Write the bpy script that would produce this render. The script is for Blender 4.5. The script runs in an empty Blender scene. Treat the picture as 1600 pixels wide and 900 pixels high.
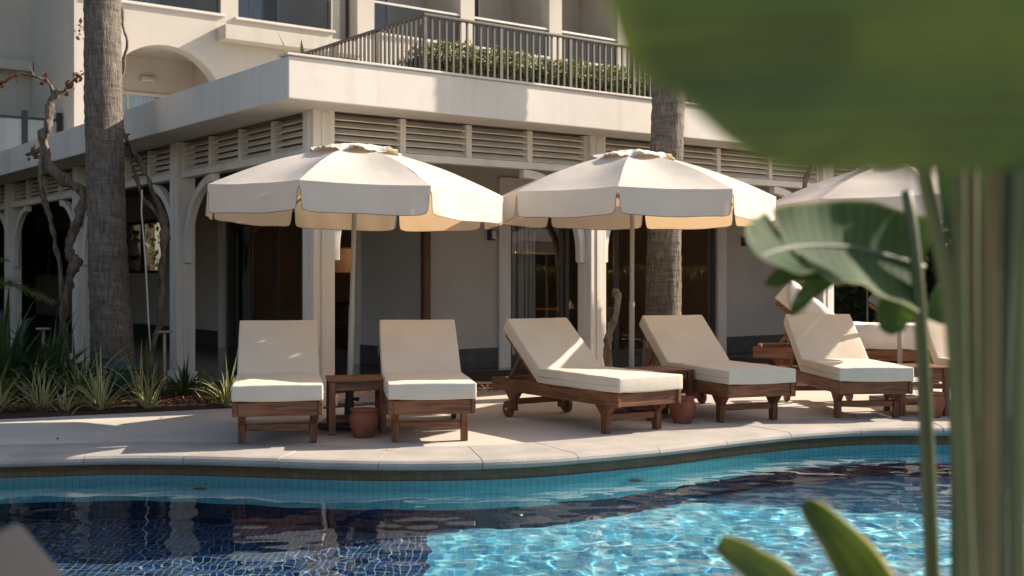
import bpy, bmesh, math, random
import numpy as np
from mathutils import Vector, Matrix, noise
random.seed(7); np.random.seed(7)
S = bpy.context.scene
COL = S.collection
PI = math.pi
H = 1.3                      # eye height above the deck
F = 1835.0                   # focal length of the photograph in its pixels

def W(px, py, D):            # a point of the place read off the photograph at distance D
    return Vector(((px-800)/F*D, D, H+(430-py)/F*D))
def G(px, py):               # the same for a point lying on the deck
    D = F*H/(py-430); return Vector(((px-800)/F*D, D, 0))

# ------------------------------------------------------------------ mesh builder
class MB:
    def __init__(self): self.v=[]; self.f=[]; self.uv=[]
    def add(self, vs, fs, uv=None):
        n=len(self.v); self.v += [tuple(p) for p in vs]
        self.uv += list(uv) if uv else [(0,0)]*len(vs)
        self.f += [tuple(i+n for i in f) for f in fs]
    def box(self, x0,x1,y0,y1,z0,z1, M=None):
        vs=[Vector(p) for p in ((x0,y0,z0),(x1,y0,z0),(x1,y1,z0),(x0,y1,z0),(x0,y0,z1),(x1,y0,z1),(x1,y1,z1),(x0,y1,z1))]
        if M is not None: vs=[M@p for p in vs]
        self.add(vs, [(0,3,2,1),(4,5,6,7),(0,1,5,4),(1,2,6,5),(2,3,7,6),(3,0,4,7)]); return self
    def bar(self, p0, p1, w, h, up=(0,0,1)):
        p0=Vector(p0); p1=Vector(p1); d=(p1-p0); L=d.length; d.normalize()
        s=d.cross(Vector(up))
        if s.length<1e-4: s=d.cross(Vector((1,0,0)))
        s.normalize(); u=s.cross(d)
        M=Matrix((( d.x,s.x,u.x,p0.x),(d.y,s.y,u.y,p0.y),(d.z,s.z,u.z,p0.z),(0,0,0,1)))
        return self.box(0,L,-w/2,w/2,-h/2,h/2,M)
    def prism(self, pts, axis, a0, a1):
        # polygon pts (2D) extruded along axis 'x','y' or 'z'
        def mk(p,a):
            return {'x':(a,p[0],p[1]),'y':(p[0],a,p[1]),'z':(p[0],p[1],a)}[axis]
        n=len(pts); vs=[mk(p,a0) for p in pts]+[mk(p,a1) for p in pts]
        fs=[tuple(range(n))[::-1], tuple(range(n,2*n))]+[(i,(i+1)%n,n+(i+1)%n,n+i) for i in range(n)]
        self.add(vs,fs); return self
    def tube(self, pts, rad, n=10, jitter=0, cap=True, flat=1.0):
        pts=[Vector(p) for p in pts]; m=len(pts)
        if not hasattr(rad,'__len__'): rad=[rad]*m
        vs=[];uv=[]; s=None; acc=0
        for i,p in enumerate(pts):
            d=(pts[min(i+1,m-1)]-pts[max(i-1,0)]).normalized()
            if s is None:
                s=d.cross(Vector((0,1,0)))
                if s.length<1e-3: s=d.cross(Vector((1,0,0)))
            s=(s-d*s.dot(d)).normalized(); u=d.cross(s)
            if i: acc+=(p-pts[i-1]).length
            for k in range(n):
                a=2*PI*k/n; r=rad[i]
                q=p+s*math.cos(a)*r+u*math.sin(a)*r*flat
                if jitter: q += (q-p).normalized()*r*jitter*(noise.noise(Vector((q.x*14,q.y*14,q.z*6)))+.7*noise.noise(Vector((q.x*45,q.y*45,q.z*16))))
                vs.append(q); uv.append((k/n,acc))
        fs=[(i*n+k,i*n+(k+1)%n,(i+1)*n+(k+1)%n,(i+1)*n+k) for i in range(m-1) for k in range(n)]
        if cap: fs += [tuple(range(n))[::-1], tuple((m-1)*n+k for k in range(n))]
        self.add(vs,fs,uv); return self
    def lathe(self, prof, n=32, c=(0,0,0)):
        vs=[];fs=[]; m=len(prof)
        for r,z in prof:
            for k in range(n):
                a=2*PI*k/n; vs.append((c[0]+r*math.cos(a),c[1]+r*math.sin(a),c[2]+z))
        fs=[(i*n+k,i*n+(k+1)%n,(i+1)*n+(k+1)%n,(i+1)*n+k) for i in range(m-1) for k in range(n)]
        fs += [tuple(range(n))[::-1], tuple((m-1)*n+k for k in range(n))]
        self.add(vs,fs); return self
    def grid(self, fn, nu, nv, uvs=True):
        vs=[];uv=[]
        for j in range(nv+1):
            for i in range(nu+1):
                vs.append(fn(i/nu,j/nv)); uv.append((i/nu,j/nv))
        w=nu+1
        self.add(vs,[(j*w+i,j*w+i+1,(j+1)*w+i+1,(j+1)*w+i) for j in range(nv) for i in range(nu)],uv); return self

def obj(name, mb, mat, parent=None, smooth=False, bevel=0, seg=2, solid=0, subsurf=0):
    me=bpy.data.meshes.new(name); me.from_pydata(mb.v,[],mb.f)
    uvl=me.uv_layers.new(name='UVMap')
    li=np.empty(len(me.loops),dtype=np.int32); me.loops.foreach_get('vertex_index',li)
    uvl.data.foreach_set('uv', np.array(mb.uv,dtype=np.float32)[li].ravel())
    if smooth: me.polygons.foreach_set('use_smooth',[True]*len(me.polygons))
    me.materials.append(mat); me.update()
    o=bpy.data.objects.new(name,me); COL.objects.link(o)
    if parent is not None: o.parent=parent
    if solid:
        m=o.modifiers.new('thick','SOLIDIFY'); m.thickness=solid; m.offset=0
    if bevel:
        m=o.modifiers.new('bevel','BEVEL'); m.width=bevel; m.segments=seg; m.limit_method='ANGLE'; m.angle_limit=math.radians(40); m.harden_normals=False
    if subsurf:
        m=o.modifiers.new('sub','SUBSURF'); m.levels=subsurf; m.render_levels=subsurf
    return o
def tag(o,label,cat,group=None):
    o['label']=label; o['category']=cat
    if group: o['group']=group
    return o
def thing(name,label,cat,loc=(0,0,0),rz=0,group=None):
    o=bpy.data.objects.new(name,None); COL.objects.link(o); o.location=loc; o.rotation_euler=(0,0,rz); o.empty_display_size=.2
    return tag(o,label,cat,group)
def struct(o,kind='structure'): o['kind']=kind; return o
def dup(root,label=None,loc=None,rz=None):
    allo=[o for o in COL.objects]
    def cp(o,par):
        c=o.copy(); COL.objects.link(c)
        if par is not None: c.parent=par
        for k in allo:
            if k.parent is o: cp(k,c)
        return c
    r=cp(root,None)
    if label: r['label']=label
    if loc is not None: r.location=loc
    if rz is not None: r.rotation_euler=(0,0,rz)
    return r

# ------------------------------------------------------------------ materials
def newmat(name):
    m=bpy.data.materials.new(name); m.use_nodes=True; nt=m.node_tree; nt.nodes.clear()
    out=nt.nodes.new('ShaderNodeOutputMaterial'); return m,nt,out
def node(nt,t,**kw):
    n=nt.nodes.new(t)
    for k,v in kw.items():
        if k in n.inputs.keys() if isinstance(k,str) else False: n.inputs[k].default_value=v
        else: setattr(n,k,v)
    return n
def setin(n,**kw):
    for k,v in kw.items(): n.inputs[k.replace('_',' ')].default_value=v
def c4(c): return (c[0],c[1],c[2],1)
def scl(c,k): return tuple(min(1,x*k) for x in c)
def noisecol(nt,base,other,scale,stretch=(1,1,1),detail=6,lo=.35,hi=.65,coord='Object',dist=0):
    tc=nt.nodes.new('ShaderNodeTexCoord'); mp=nt.nodes.new('ShaderNodeMapping'); mp.inputs['Scale'].default_value=stretch
    nt.links.new(tc.outputs[coord],mp.inputs['Vector'])
    no=nt.nodes.new('ShaderNodeTexNoise'); no.inputs['Scale'].default_value=scale; no.inputs['Detail'].default_value=detail; no.inputs['Distortion'].default_value=dist
    nt.links.new(mp.outputs[0],no.inputs['Vector'])
    r=nt.nodes.new('ShaderNodeMapRange'); r.inputs['From Min'].default_value=lo; r.inputs['From Max'].default_value=hi
    nt.links.new(no.outputs['Fac'],r.inputs['Value'])
    mx=nt.nodes.new('ShaderNodeMix'); mx.data_type='RGBA'
    nt.links.new(r.outputs[0],mx.inputs['Factor']); mx.inputs['A'].default_value=c4(base); mx.inputs['B'].default_value=c4(other)
    return mx.outputs['Result'],no.outputs['Fac'],mp.outputs[0]
def mixcol(nt,fac,a,b,mode='MIX'):
    mx=nt.nodes.new('ShaderNodeMix'); mx.data_type='RGBA'; mx.blend_type=mode
    for s,v in (('Factor',fac),('A',a),('B',b)):
        if isinstance(v,(int,float)): mx.inputs[s].default_value=v
        elif isinstance(v,tuple): mx.inputs[s].default_value=c4(v)
        else: nt.links.new(v,mx.inputs[s])
    return mx.outputs['Result']
def bump(nt,h,strength,dist=.01):
    b=nt.nodes.new('ShaderNodeBump'); b.inputs['Strength'].default_value=strength; b.inputs['Distance'].default_value=dist
    nt.links.new(h,b.inputs['Height']); return b.outputs[0]
def principled(nt,out,col,rough,spec=.5,nrm=None,metal=0):
    p=nt.nodes.new('ShaderNodeBsdfPrincipled')
    if isinstance(col,tuple): p.inputs['Base Color'].default_value=c4(col)
    else: nt.links.new(col,p.inputs['Base Color'])
    if isinstance(rough,(int,float)): p.inputs['Roughness'].default_value=rough
    else: nt.links.new(rough,p.inputs['Roughness'])
    p.inputs['Specular IOR Level'].default_value=spec; p.inputs['Metallic'].default_value=metal
    if nrm is not None: nt.links.new(nrm,p.inputs['Normal'])
    if out is not None: nt.links.new(p.outputs[0],out.inputs[0])
    return p
def pmat(name,base,rough=.6,var=.12,scale=3,fine=60,bumpk=.15,bdist=.004,spec=.4,metal=0,stretch=(1,1,1),other=None):
    m,nt,out=newmat(name)
    o=other or scl(base,1-var)
    col,fac,mp=noisecol(nt,scl(base,1+var*.5),o,scale,stretch)
    n2=nt.nodes.new('ShaderNodeTexNoise'); n2.inputs['Scale'].default_value=fine; n2.inputs['Detail'].default_value=4
    nt.links.new(mp,n2.inputs['Vector'])
    r2=nt.nodes.new('ShaderNodeMapRange'); r2.inputs['From Min'].default_value=.3; r2.inputs['From Max'].default_value=.7; r2.inputs['To Min'].default_value=1-var*.6; r2.inputs['To Max'].default_value=1
    nt.links.new(n2.outputs['Fac'],r2.inputs['Value'])
    col=mixcol(nt,1.0,col,r2.outputs[0],'MULTIPLY')
    principled(nt,out,col,rough,spec,bump(nt,n2.outputs['Fac'],bumpk,bdist) if bumpk else None,metal)
    return m
def woodmat(name,axis,base,dark):
    st={'x':(.06,1,1),'y':(1,.06,1),'z':(1,1,.06)}[axis]
    m,nt,out=newmat(name)
    col,fac,mp=noisecol(nt,base,dark,55,st,8,.36,.66,dist=.6)
    tc=nt.nodes.new('ShaderNodeTexCoord')
    n3=nt.nodes.new('ShaderNodeTexNoise'); n3.inputs['Scale'].default_value=5; nt.links.new(tc.outputs['Object'],n3.inputs['Vector'])
    oi=nt.nodes.new('ShaderNodeObjectInfo')
    ad=nt.nodes.new('ShaderNodeMath'); ad.operation='MULTIPLY_ADD'; ad.inputs[1].default_value=.5; nt.links.new(oi.outputs['Random'],ad.inputs[0]); nt.links.new(n3.outputs['Fac'],ad.inputs[2])
    r=nt.nodes.new('ShaderNodeMapRange'); r.inputs['From Min'].default_value=.3; r.inputs['From Max'].default_value=1.1; r.inputs['To Min'].default_value=.65; r.inputs['To Max'].default_value=1.35
    nt.links.new(ad.outputs[0],r.inputs['Value'])
    col=mixcol(nt,1.0,col,r.outputs[0],'MULTIPLY')
    principled(nt,out,col,.5,.35,bump(nt,fac,.25,.002)); return m
def leafmat(name,a,b,edge=None,trans=.3,ribs=14,rough=.45,tint=None):
    # uv: x across the blade, y along it
    m,nt,out=newmat(name)
    tc=nt.nodes.new('ShaderNodeTexCoord'); sx=nt.nodes.new('ShaderNodeSeparateXYZ'); nt.links.new(tc.outputs['UV'],sx.inputs[0])
    col,fac,mp=noisecol(nt,a,b,6,(1,1,1),5)
    mu=nt.nodes.new('ShaderNodeMath'); mu.operation='MULTIPLY'; mu.inputs[1].default_value=ribs; nt.links.new(sx.outputs['Y' if ribs>30 else 'X'],mu.inputs[0])
    sn=nt.nodes.new('ShaderNodeMath'); sn.operation='SINE'; nt.links.new(mu.outputs[0],sn.inputs[0])
    rr=nt.nodes.new('ShaderNodeMapRange'); rr.inputs['From Min'].default_value=-1; rr.inputs['To Min'].default_value=.82; rr.inputs['To Max'].default_value=1.12
    nt.links.new(sn.outputs[0],rr.inputs['Value'])
    col=mixcol(nt,1.0,col,rr.outputs[0],'MULTIPLY')
    if edge:
        ab=nt.nodes.new('ShaderNodeMath'); ab.operation='SUBTRACT'; ab.inputs[1].default_value=.5; nt.links.new(sx.outputs['X'],ab.inputs[0])
        a2=nt.nodes.new('ShaderNodeMath'); a2.operation='ABSOLUTE'; nt.links.new(ab.outputs[0],a2.inputs[0])
        e=nt.nodes.new('ShaderNodeMapRange'); e.inputs['From Min'].default_value=edge[1]; e.inputs['From Max'].default_value=edge[1]+.07
        nt.links.new(a2.outputs[0],e.inputs['Value'])
        col=mixcol(nt,e.outputs[0],col,edge[0])
    p=principled(nt,None,col,rough,.4,bump(nt,sn.outputs[0],.10 if ribs>30 else .25,.002))
    t=nt.nodes.new('ShaderNodeBsdfTranslucent')
    tcx=mixcol(nt,1.0,col,tint or (1.6,1.5,.5),'MULTIPLY'); nt.links.new(tcx,t.inputs[0])
    ms=nt.nodes.new('ShaderNodeMixShader'); ms.inputs[0].default_value=trans
    nt.links.new(p.outputs[0],ms.inputs[1]); nt.links.new(t.outputs[0],ms.inputs[2]); nt.links.new(ms.outputs[0],out.inputs[0])
    return m
def fabricmat(name,base,trans=0,tcol=None,var=.06,weave=900,soft=.25):
    m,nt,out=newmat(name)
    col,fac,mp=noisecol(nt,base,scl(base,1-var),4,(1,1,1),5)
    w=nt.nodes.new('ShaderNodeTexNoise'); w.inputs['Scale'].default_value=weave*.25; w.inputs['Detail'].default_value=3; nt.links.new(mp,w.inputs['Vector'])
    b1=bump(nt,w.outputs['Fac'],.25,.0015)
    w2=nt.nodes.new('ShaderNodeTexNoise'); w2.inputs['Scale'].default_value=7; w2.inputs['Detail'].default_value=3; nt.links.new(mp,w2.inputs['Vector'])
    b2=nt.nodes.new('ShaderNodeBump'); b2.inputs['Strength'].default_value=soft; b2.inputs['Distance'].default_value=.02
    nt.links.new(w2.outputs['Fac'],b2.inputs['Height']); nt.links.new(b1,b2.inputs['Normal'])
    p=principled(nt,None,col,.9,.15,b2.outputs[0])
    if trans:
        t=nt.nodes.new('ShaderNodeBsdfTranslucent'); t.inputs[0].default_value=c4(tcol or base)
        ms=nt.nodes.new('ShaderNodeMixShader'); ms.inputs[0].default_value=trans
        nt.links.new(p.outputs[0],ms.inputs[1]); nt.links.new(t.outputs[0],ms.inputs[2]); nt.links.new(ms.outputs[0],out.inputs[0])
    else: nt.links.new(p.outputs[0],out.inputs[0])
    return m
def glassmat(name,tint,refl=1.0,ior=1.5,frost=0):
    m,nt,out=newmat(name)
    t=nt.nodes.new('ShaderNodeBsdfTransparent'); t.inputs[0].default_value=c4(tint)
    g=nt.nodes.new('ShaderNodeBsdfGlossy'); g.inputs['Roughness'].default_value=.0; g.inputs[0].default_value=(refl,refl,refl,1)
    lw=nt.nodes.new('ShaderNodeLayerWeight'); lw.inputs[0].default_value=.5
    pw=nt.nodes.new('ShaderNodeMath'); pw.operation='POWER'; pw.inputs[1].default_value=5; nt.links.new(lw.outputs['Facing'],pw.inputs[0])
    r0=((ior-1)/(ior+1))**2
    f=nt.nodes.new('ShaderNodeMath'); f.operation='MULTIPLY_ADD'; f.inputs[1].default_value=1-r0; f.inputs[2].default_value=r0; nt.links.new(pw.outputs[0],f.inputs[0])
    ms=nt.nodes.new('ShaderNodeMixShader'); nt.links.new(f.outputs[0],ms.inputs[0])
    nt.links.new(t.outputs[0],ms.inputs[1]); nt.links.new(g.outputs[0],ms.inputs[2])
    if frost:
        d=nt.nodes.new('ShaderNodeBsdfDiffuse'); d.inputs[0].default_value=(.55,.6,.63,1)
        m2=nt.nodes.new('ShaderNodeMixShader'); m2.inputs[0].default_value=frost
        nt.links.new(ms.outputs[0],m2.inputs[1]); nt.links.new(d.outputs[0],m2.inputs[2]); nt.links.new(m2.outputs[0],out.inputs[0])
    else: nt.links.new(ms.outputs[0],out.inputs[0])
    return m
def emitmat(name,col,st):
    m,nt,out=newmat(name); e=nt.nodes.new('ShaderNodeEmission'); e.inputs[0].default_value=c4(col); e.inputs[1].default_value=st
    nt.links.new(e.outputs[0],out.inputs[0]); return m
def tilemat(name,cols,grout,size,mortar,coord='UV',rough=.25,split=None,cols2=None,grout2=None):
    m,nt,out=newmat(name)
    tc=nt.nodes.new('ShaderNodeTexCoord')
    def tiles(cl,gr):
        br=nt.nodes.new('ShaderNodeTexBrick'); br.offset=0; br.squash=1
        setin(br,Scale=1.0,Mortar_Size=mortar,Brick_Width=size,Row_Height=size,Mortar_Smooth=.1,Bias=0.0)
        br.inputs['Color1'].default_value=c4(cl[0]); br.inputs['Color2'].default_value=c4(cl[1]); br.inputs['Mortar'].default_value=c4(gr)
        nt.links.new(tc.outputs[coord],br.inputs['Vector'])
        # a third tone scattered tile by tile
        sn=nt.nodes.new('ShaderNodeVectorMath'); sn.operation='SNAP'; sn.inputs[1].default_value=(size,size,size)
        nt.links.new(tc.outputs[coord],sn.inputs[0])
        wn=nt.nodes.new('ShaderNodeTexWhiteNoise'); nt.links.new(sn.outputs[0],wn.inputs[0])
        gt=nt.nodes.new('ShaderNodeMath'); gt.operation='GREATER_THAN'; gt.inputs[1].default_value=.72; nt.links.new(wn.outputs[0],gt.inputs[0])
        inv=nt.nodes.new('ShaderNodeMath'); inv.operation='SUBTRACT'; inv.inputs[0].default_value=1; nt.links.new(br.outputs['Fac'],inv.inputs[1])
        ml=nt.nodes.new('ShaderNodeMath'); ml.operation='MULTIPLY'; nt.links.new(gt.outputs[0],ml.inputs[0]); nt.links.new(inv.outputs[0],ml.inputs[1])
        return mixcol(nt,ml.outputs[0],br.outputs['Color'],cl[2])
    col=tiles(cols,grout)
    if cols2:
        c2=tiles(cols2,grout2); sx=nt.nodes.new('ShaderNodeSeparateXYZ'); nt.links.new(tc.outputs[coord],sx.inputs[0])
        lt=nt.nodes.new('ShaderNodeMath'); lt.operation='LESS_THAN'; lt.inputs[1].default_value=split; nt.links.new(sx.outputs['X'],lt.inputs[0])
        col=mixcol(nt,lt.outputs[0],col,c2)
    principled(nt,out,col,rough,.4); return m

M={}
def streaky(m,k=.16):
    # rain streaks and patchy repainting running down a plastered face
    nt=m.node_tree; p=[n for n in nt.nodes if n.type=='BSDF_PRINCIPLED'][0]; src=p.inputs['Base Color'].links[0].from_socket
    tc=nt.nodes.new('ShaderNodeTexCoord')
    def nz(st,sc,lo,hi,to):
        mp=nt.nodes.new('ShaderNodeMapping'); mp.inputs['Scale'].default_value=st; nt.links.new(tc.outputs['Object'],mp.inputs[0])
        n=nt.nodes.new('ShaderNodeTexNoise'); n.inputs['Scale'].default_value=sc; n.inputs['Detail'].default_value=6; nt.links.new(mp.outputs[0],n.inputs['Vector'])
        r=nt.nodes.new('ShaderNodeMapRange'); r.inputs['From Min'].default_value=lo; r.inputs['From Max'].default_value=hi; r.inputs['To Min'].default_value=1; r.inputs['To Max'].default_value=to; nt.links.new(n.outputs['Fac'],r.inputs['Value']); return r.outputs[0]
    c=mixcol(nt,1.0,src,nz((1,1,.07),5,.52,.75,1-k),'MULTIPLY'); c=mixcol(nt,1.0,c,nz((1,1,1),.9,.5,.7,1-k*.5),'MULTIPLY')
    nt.links.new(c,p.inputs['Base Color']); return m
M['plaster']=pmat('white_plaster',(.62,.575,.53),.85,.07,1.3,35,.12)
M['plaster_warm']=pmat('hotel_plaster',(.50,.455,.405),.85,.06,.8,30,.12)
streaky(M['plaster'],.13); streaky(M['plaster_warm'],.10)
M['taupe']=pmat('taupe_plaster',(.50,.44,.385),.85,.07,1.5,40,.15)
M['white_wood']=pmat('painted_timber',(.70,.645,.58),.6,.1,4,50,.15,stretch=(1,1,.15))
M['louver']=pmat('painted_slats',(.74,.67,.59),.6,.12,4,50,.12)
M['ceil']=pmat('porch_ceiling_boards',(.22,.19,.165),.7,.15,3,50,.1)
M['darkframe']=pmat('dark_bronze_frame',(.055,.048,.042),.4,.1,5,80,.03,spec=.5)
M['base']=pmat('dark_stone_skirting',(.045,.043,.045),.4,.5,9,60,.1,other=(.10,.095,.09))
M['brownpost']=woodmat('oiled_brown_post','z',(.16,.055,.025),(.09,.03,.014))
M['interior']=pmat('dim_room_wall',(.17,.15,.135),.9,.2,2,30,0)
M['glass']=glassmat('door_glass',(.80,.80,.80),1.0,1.6)
M['tint']=glassmat('tinted_balcony_glass',(.60,.60,.61),.8,1.4)
M['winglass']=glassmat('window_glass',(.75,.8,.85),1,1.6)
M['frost']=glassmat('frosted_glass',(.55,.6,.62),1,1.5,.35)
M['curtain']=pmat('pale_curtain',(.72,.76,.80),.9,.25,26,60,.3,stretch=(1,1,.02))
M['rail']=pmat('bronze_railing',(.105,.085,.07),.45,.12,6,80,.05,spec=.5)
M['black']=pmat('black_metal',(.015,.016,.018),.4,.1,6,80,.03)
M['alu']=pmat('aluminium',(.55,.52,.48),.35,.06,6,80,.02,metal=.6)
for a in 'xyz': M['teak_'+a]=woodmat('teak_'+a,a,(.235,.10,.052),(.095,.036,.018))
M['cushion']=fabricmat('cream_cushion',(.70,.615,.505),soft=.3)
M['cushion_shade']=fabricmat('shade_dark_cushion',(.022,.023,.027),soft=.4)  # near-black base: shade on a grey cushion put into its colour
M['cushion_grey']=fabricmat('grey_cushion',(.20,.18,.18),soft=.5)
M['canopy']=fabricmat('canvas_canopy',(.72,.67,.60),.25,(.90,.60,.34),.05,soft=.3)
M['vent']=fabricmat('vent_cloth',(.72,.67,.60),.08,(.85,.6,.35),.08,soft=.8)
M['piping']=pmat('dark_piping',(.16,.15,.135),.8,.1,5,50,0)
M['pipe_c']=fabricmat('cream_piping',(.58,.50,.40))
M['towel']=fabricmat('white_towel',(.74,.69,.63),weave=500,soft=.9)
M['polemetal']=pmat('taupe_pole',(.36,.32,.27),.45,.06,6,60,.03,metal=.25)
M['terracotta']=pmat('terracotta',(.30,.105,.06),.75,.18,7,60,.15,other=(.22,.08,.05))
M['soil']=pmat('mulch',(.035,.02,.014),.95,.6,30,90,1.0,.02,other=(.085,.045,.028))
M['grass']=pmat('lawn',(.05,.09,.02),.9,.4,2,60,.5,.02)
M['bark']=pmat('vine_bark',(.20,.15,.115),.9,.35,18,70,.9,.01,stretch=(1,1,.25),other=(.09,.065,.05))
M['driftwood']=pmat('weathered_driftwood',(.30,.25,.20),.9,.35,18,70,.9,.01,stretch=(1,1,.25),other=(.15,.115,.09))
M['leaf_dark']=leafmat('dark_leaf',(.018,.045,.016),(.035,.075,.022),None,.2,8)
M['leaf_hedge']=leafmat('hedge_leaf',(.07,.11,.024),(.16,.19,.06),None,.3,6)
M['leaf_tree']=leafmat('tree_leaf',(.028,.06,.015),(.06,.10,.025),None,.25,6)
M['leaf_big']=leafmat('broad_leaf',(.034,.062,.013),(.062,.098,.02),((.16,.19,.04),.465),.18,150,.55)  # rim colour stands in for light glowing through the leaf margin
M['leaf_mid']=leafmat('fan_leaf',(.03,.07,.03),(.045,.09,.04),((.34,.34,.12),.462),.30,150,.75)
M['leaf_tip']=leafmat('folded_leaf',(.03,.065,.013),(.07,.11,.02),((.70,.62,.48),.43),.25,24,.4)  # pale edge colour paints the lit rim of the leaf
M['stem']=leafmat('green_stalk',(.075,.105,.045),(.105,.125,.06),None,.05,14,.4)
M['stem_dark']=leafmat('shaded_stalk',(.022,.032,.012),(.03,.04,.016),None,.03,9,.5)  # darker copy of the stalk colour, painting the shade between stalks
M['stem_brown']=leafmat('olive_stalk',(.085,.085,.04),(.12,.11,.055),None,.04,20,.45)
M['stem_blue']=leafmat('glaucous_stalk',(.055,.09,.06),(.08,.115,.075),None,.05,9,.4)
M['varieg']=leafmat('variegated_blade',(.10,.16,.05),(.16,.21,.08),((.50,.46,.27),.24),.25,6)
M['fern']=leafmat('frond_leaf',(.09,.12,.035),(.15,.17,.06),None,.3,6)
M['redleaf']=leafmat('dry_red_leaf',(.11,.03,.02),(.16,.06,.035),None,.2,6)
M['drum']=pmat('green_plastic',(.012,.045,.038),.5,.1,5,50,.05)
M['cord']=pmat('white_cord',(.6,.58,.54),.6,.05,5,50,0)

def palm_bark():
    m,nt,out=newmat('palm_bark')
    tc=nt.nodes.new('ShaderNodeTexCoord')
    def nz(scale,st,det=5):
        mp=nt.nodes.new('ShaderNodeMapping'); mp.inputs['Scale'].default_value=st; nt.links.new(tc.outputs['Object'],mp.inputs[0])
        n=nt.nodes.new('ShaderNodeTexNoise'); n.inputs['Scale'].default_value=scale; n.inputs['Detail'].default_value=det; n.inputs['Roughness'].default_value=.65; nt.links.new(mp.outputs[0],n.inputs['Vector']); return n.outputs['Fac']
    rings=nz(15,(.35,.35,1.9)); fib=nz(30,(1.7,1.7,.22),8); blot=nz(3,(1,1,1))
    a=nt.nodes.new('ShaderNodeMath'); a.operation='MULTIPLY_ADD'; a.inputs[1].default_value=.60; nt.links.new(rings,a.inputs[0]); nt.links.new(fib,a.inputs[2])
    r=nt.nodes.new('ShaderNodeMapRange'); r.inputs['From Min'].default_value=.60; r.inputs['From Max'].default_value=1.0; nt.links.new(a.outputs[0],r.inputs['Value'])
    col=mixcol(nt,r.outputs[0],(.075,.06,.05),(.27,.23,.195))
    r2=nt.nodes.new('ShaderNodeMapRange'); r2.inputs['From Min'].default_value=.35; r2.inputs['From Max'].default_value=.65; r2.inputs['To Min'].default_value=.75; r2.inputs['To Max'].default_value=1.1; nt.links.new(blot,r2.inputs['Value'])
    col=mixcol(nt,1.0,col,r2.outputs[0],'MULTIPLY')
    principled(nt,out,col,.9,.2,bump(nt,a.outputs[0],1.0,.03)); return m
M['palm']=palm_bark()

def deckmat():
    m,nt,out=newmat('pale_stone_deck')
    col,fac,mp=noisecol(nt,(.60,.535,.47),(.50,.445,.39),1.2,(1,1,1),7)
    n2=nt.nodes.new('ShaderNodeTexNoise'); n2.inputs['Scale'].default_value=160; n2.inputs['Detail'].default_value=3; nt.links.new(mp,n2.inputs['Vector'])
    r=nt.nodes.new('ShaderNodeMapRange'); r.inputs['From Min'].default_value=.3; r.inputs['From Max'].default_value=.7; r.inputs['To Min'].default_value=.86; r.inputs['To Max'].default_value=1.06; nt.links.new(n2.outputs['Fac'],r.inputs['Value'])
    col=mixcol(nt,1.0,col,r.outputs[0],'MULTIPLY')
    principled(nt,out,col,.8,.25,bump(nt,n2.outputs['Fac'],.2,.003)); return m
M['deck']=deckmat()
def copingmat():
    m,nt,out=newmat('sandblasted_coping')
    col,fac,mp=noisecol(nt,(.47,.425,.38),(.36,.33,.30),2.5,(1,1,1),8)
    v=nt.nodes.new('ShaderNodeTexNoise'); v.inputs['Scale'].default_value=110; v.inputs['Detail'].default_value=5; v.inputs['Roughness'].default_value=.7; nt.links.new(mp,v.inputs['Vector'])
    r=nt.nodes.new('ShaderNodeMapRange'); r.inputs['From Min'].default_value=.35; r.inputs['From Max'].default_value=.65; r.inputs['To Min'].default_value=.72; r.inputs['To Max'].default_value=1.1; nt.links.new(v.outputs['Fac'],r.inputs['Value'])
    col=mixcol(nt,1.0,col,r.outputs[0],'MULTIPLY')
    principled(nt,out,col,.85,.25,bump(nt,v.outputs['Fac'],.4,.004)); return m
M['coping']=copingmat()
M['band']=tilemat('tan_overflow_tile',((.17,.105,.055),(.15,.095,.05),(.185,.12,.065)),(.10,.065,.04),.05,.002,'UV',.35)
M['turq']=tilemat('turquoise_mosaic',((.17,.72,.76),(.15,.69,.73),(.20,.75,.78)),(.07,.36,.43),.05,.0022,'UV',.25)
M['navy']=tilemat('navy_mosaic',((.006,.022,.07),(.008,.035,.11),(.004,.014,.045)),(.10,.22,.27),.05,.0016,'UV',.25)
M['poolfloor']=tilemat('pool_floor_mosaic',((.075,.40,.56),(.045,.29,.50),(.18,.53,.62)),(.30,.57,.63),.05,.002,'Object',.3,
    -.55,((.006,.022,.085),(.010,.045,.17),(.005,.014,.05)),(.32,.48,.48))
def porchfloor():
    m,nt,out=newmat('polished_porch_tiles')
    tc=nt.nodes.new('ShaderNodeTexCoord'); br=nt.nodes.new('ShaderNodeTexBrick'); br.offset=0
    setin(br,Scale=1.0,Mortar_Size=.012,Brick_Width=.8,Row_Height=.8,Mortar_Smooth=.05)
    br.inputs['Color1'].default_value=(.075,.072,.07,1); br.inputs['Color2'].default_value=(.06,.058,.058,1); br.inputs['Mortar'].default_value=(.02,.02,.02,1)
    nt.links.new(tc.outputs['Object'],br.inputs['Vector']); principled(nt,out,br.outputs['Color'],.12,.5); return m
M['porch']=porchfloor()
def watermat():
    m,nt,out=newmat('pool_water'); g=nt.nodes.new('ShaderNodeBsdfGlass')
    g.inputs['IOR'].default_value=1.33; g.inputs['Roughness'].default_value=0; g.inputs[0].default_value=(.96,.99,1,1)
    nt.links.new(g.outputs[0],out.inputs[0]); return m
M['water']=watermat()

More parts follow.
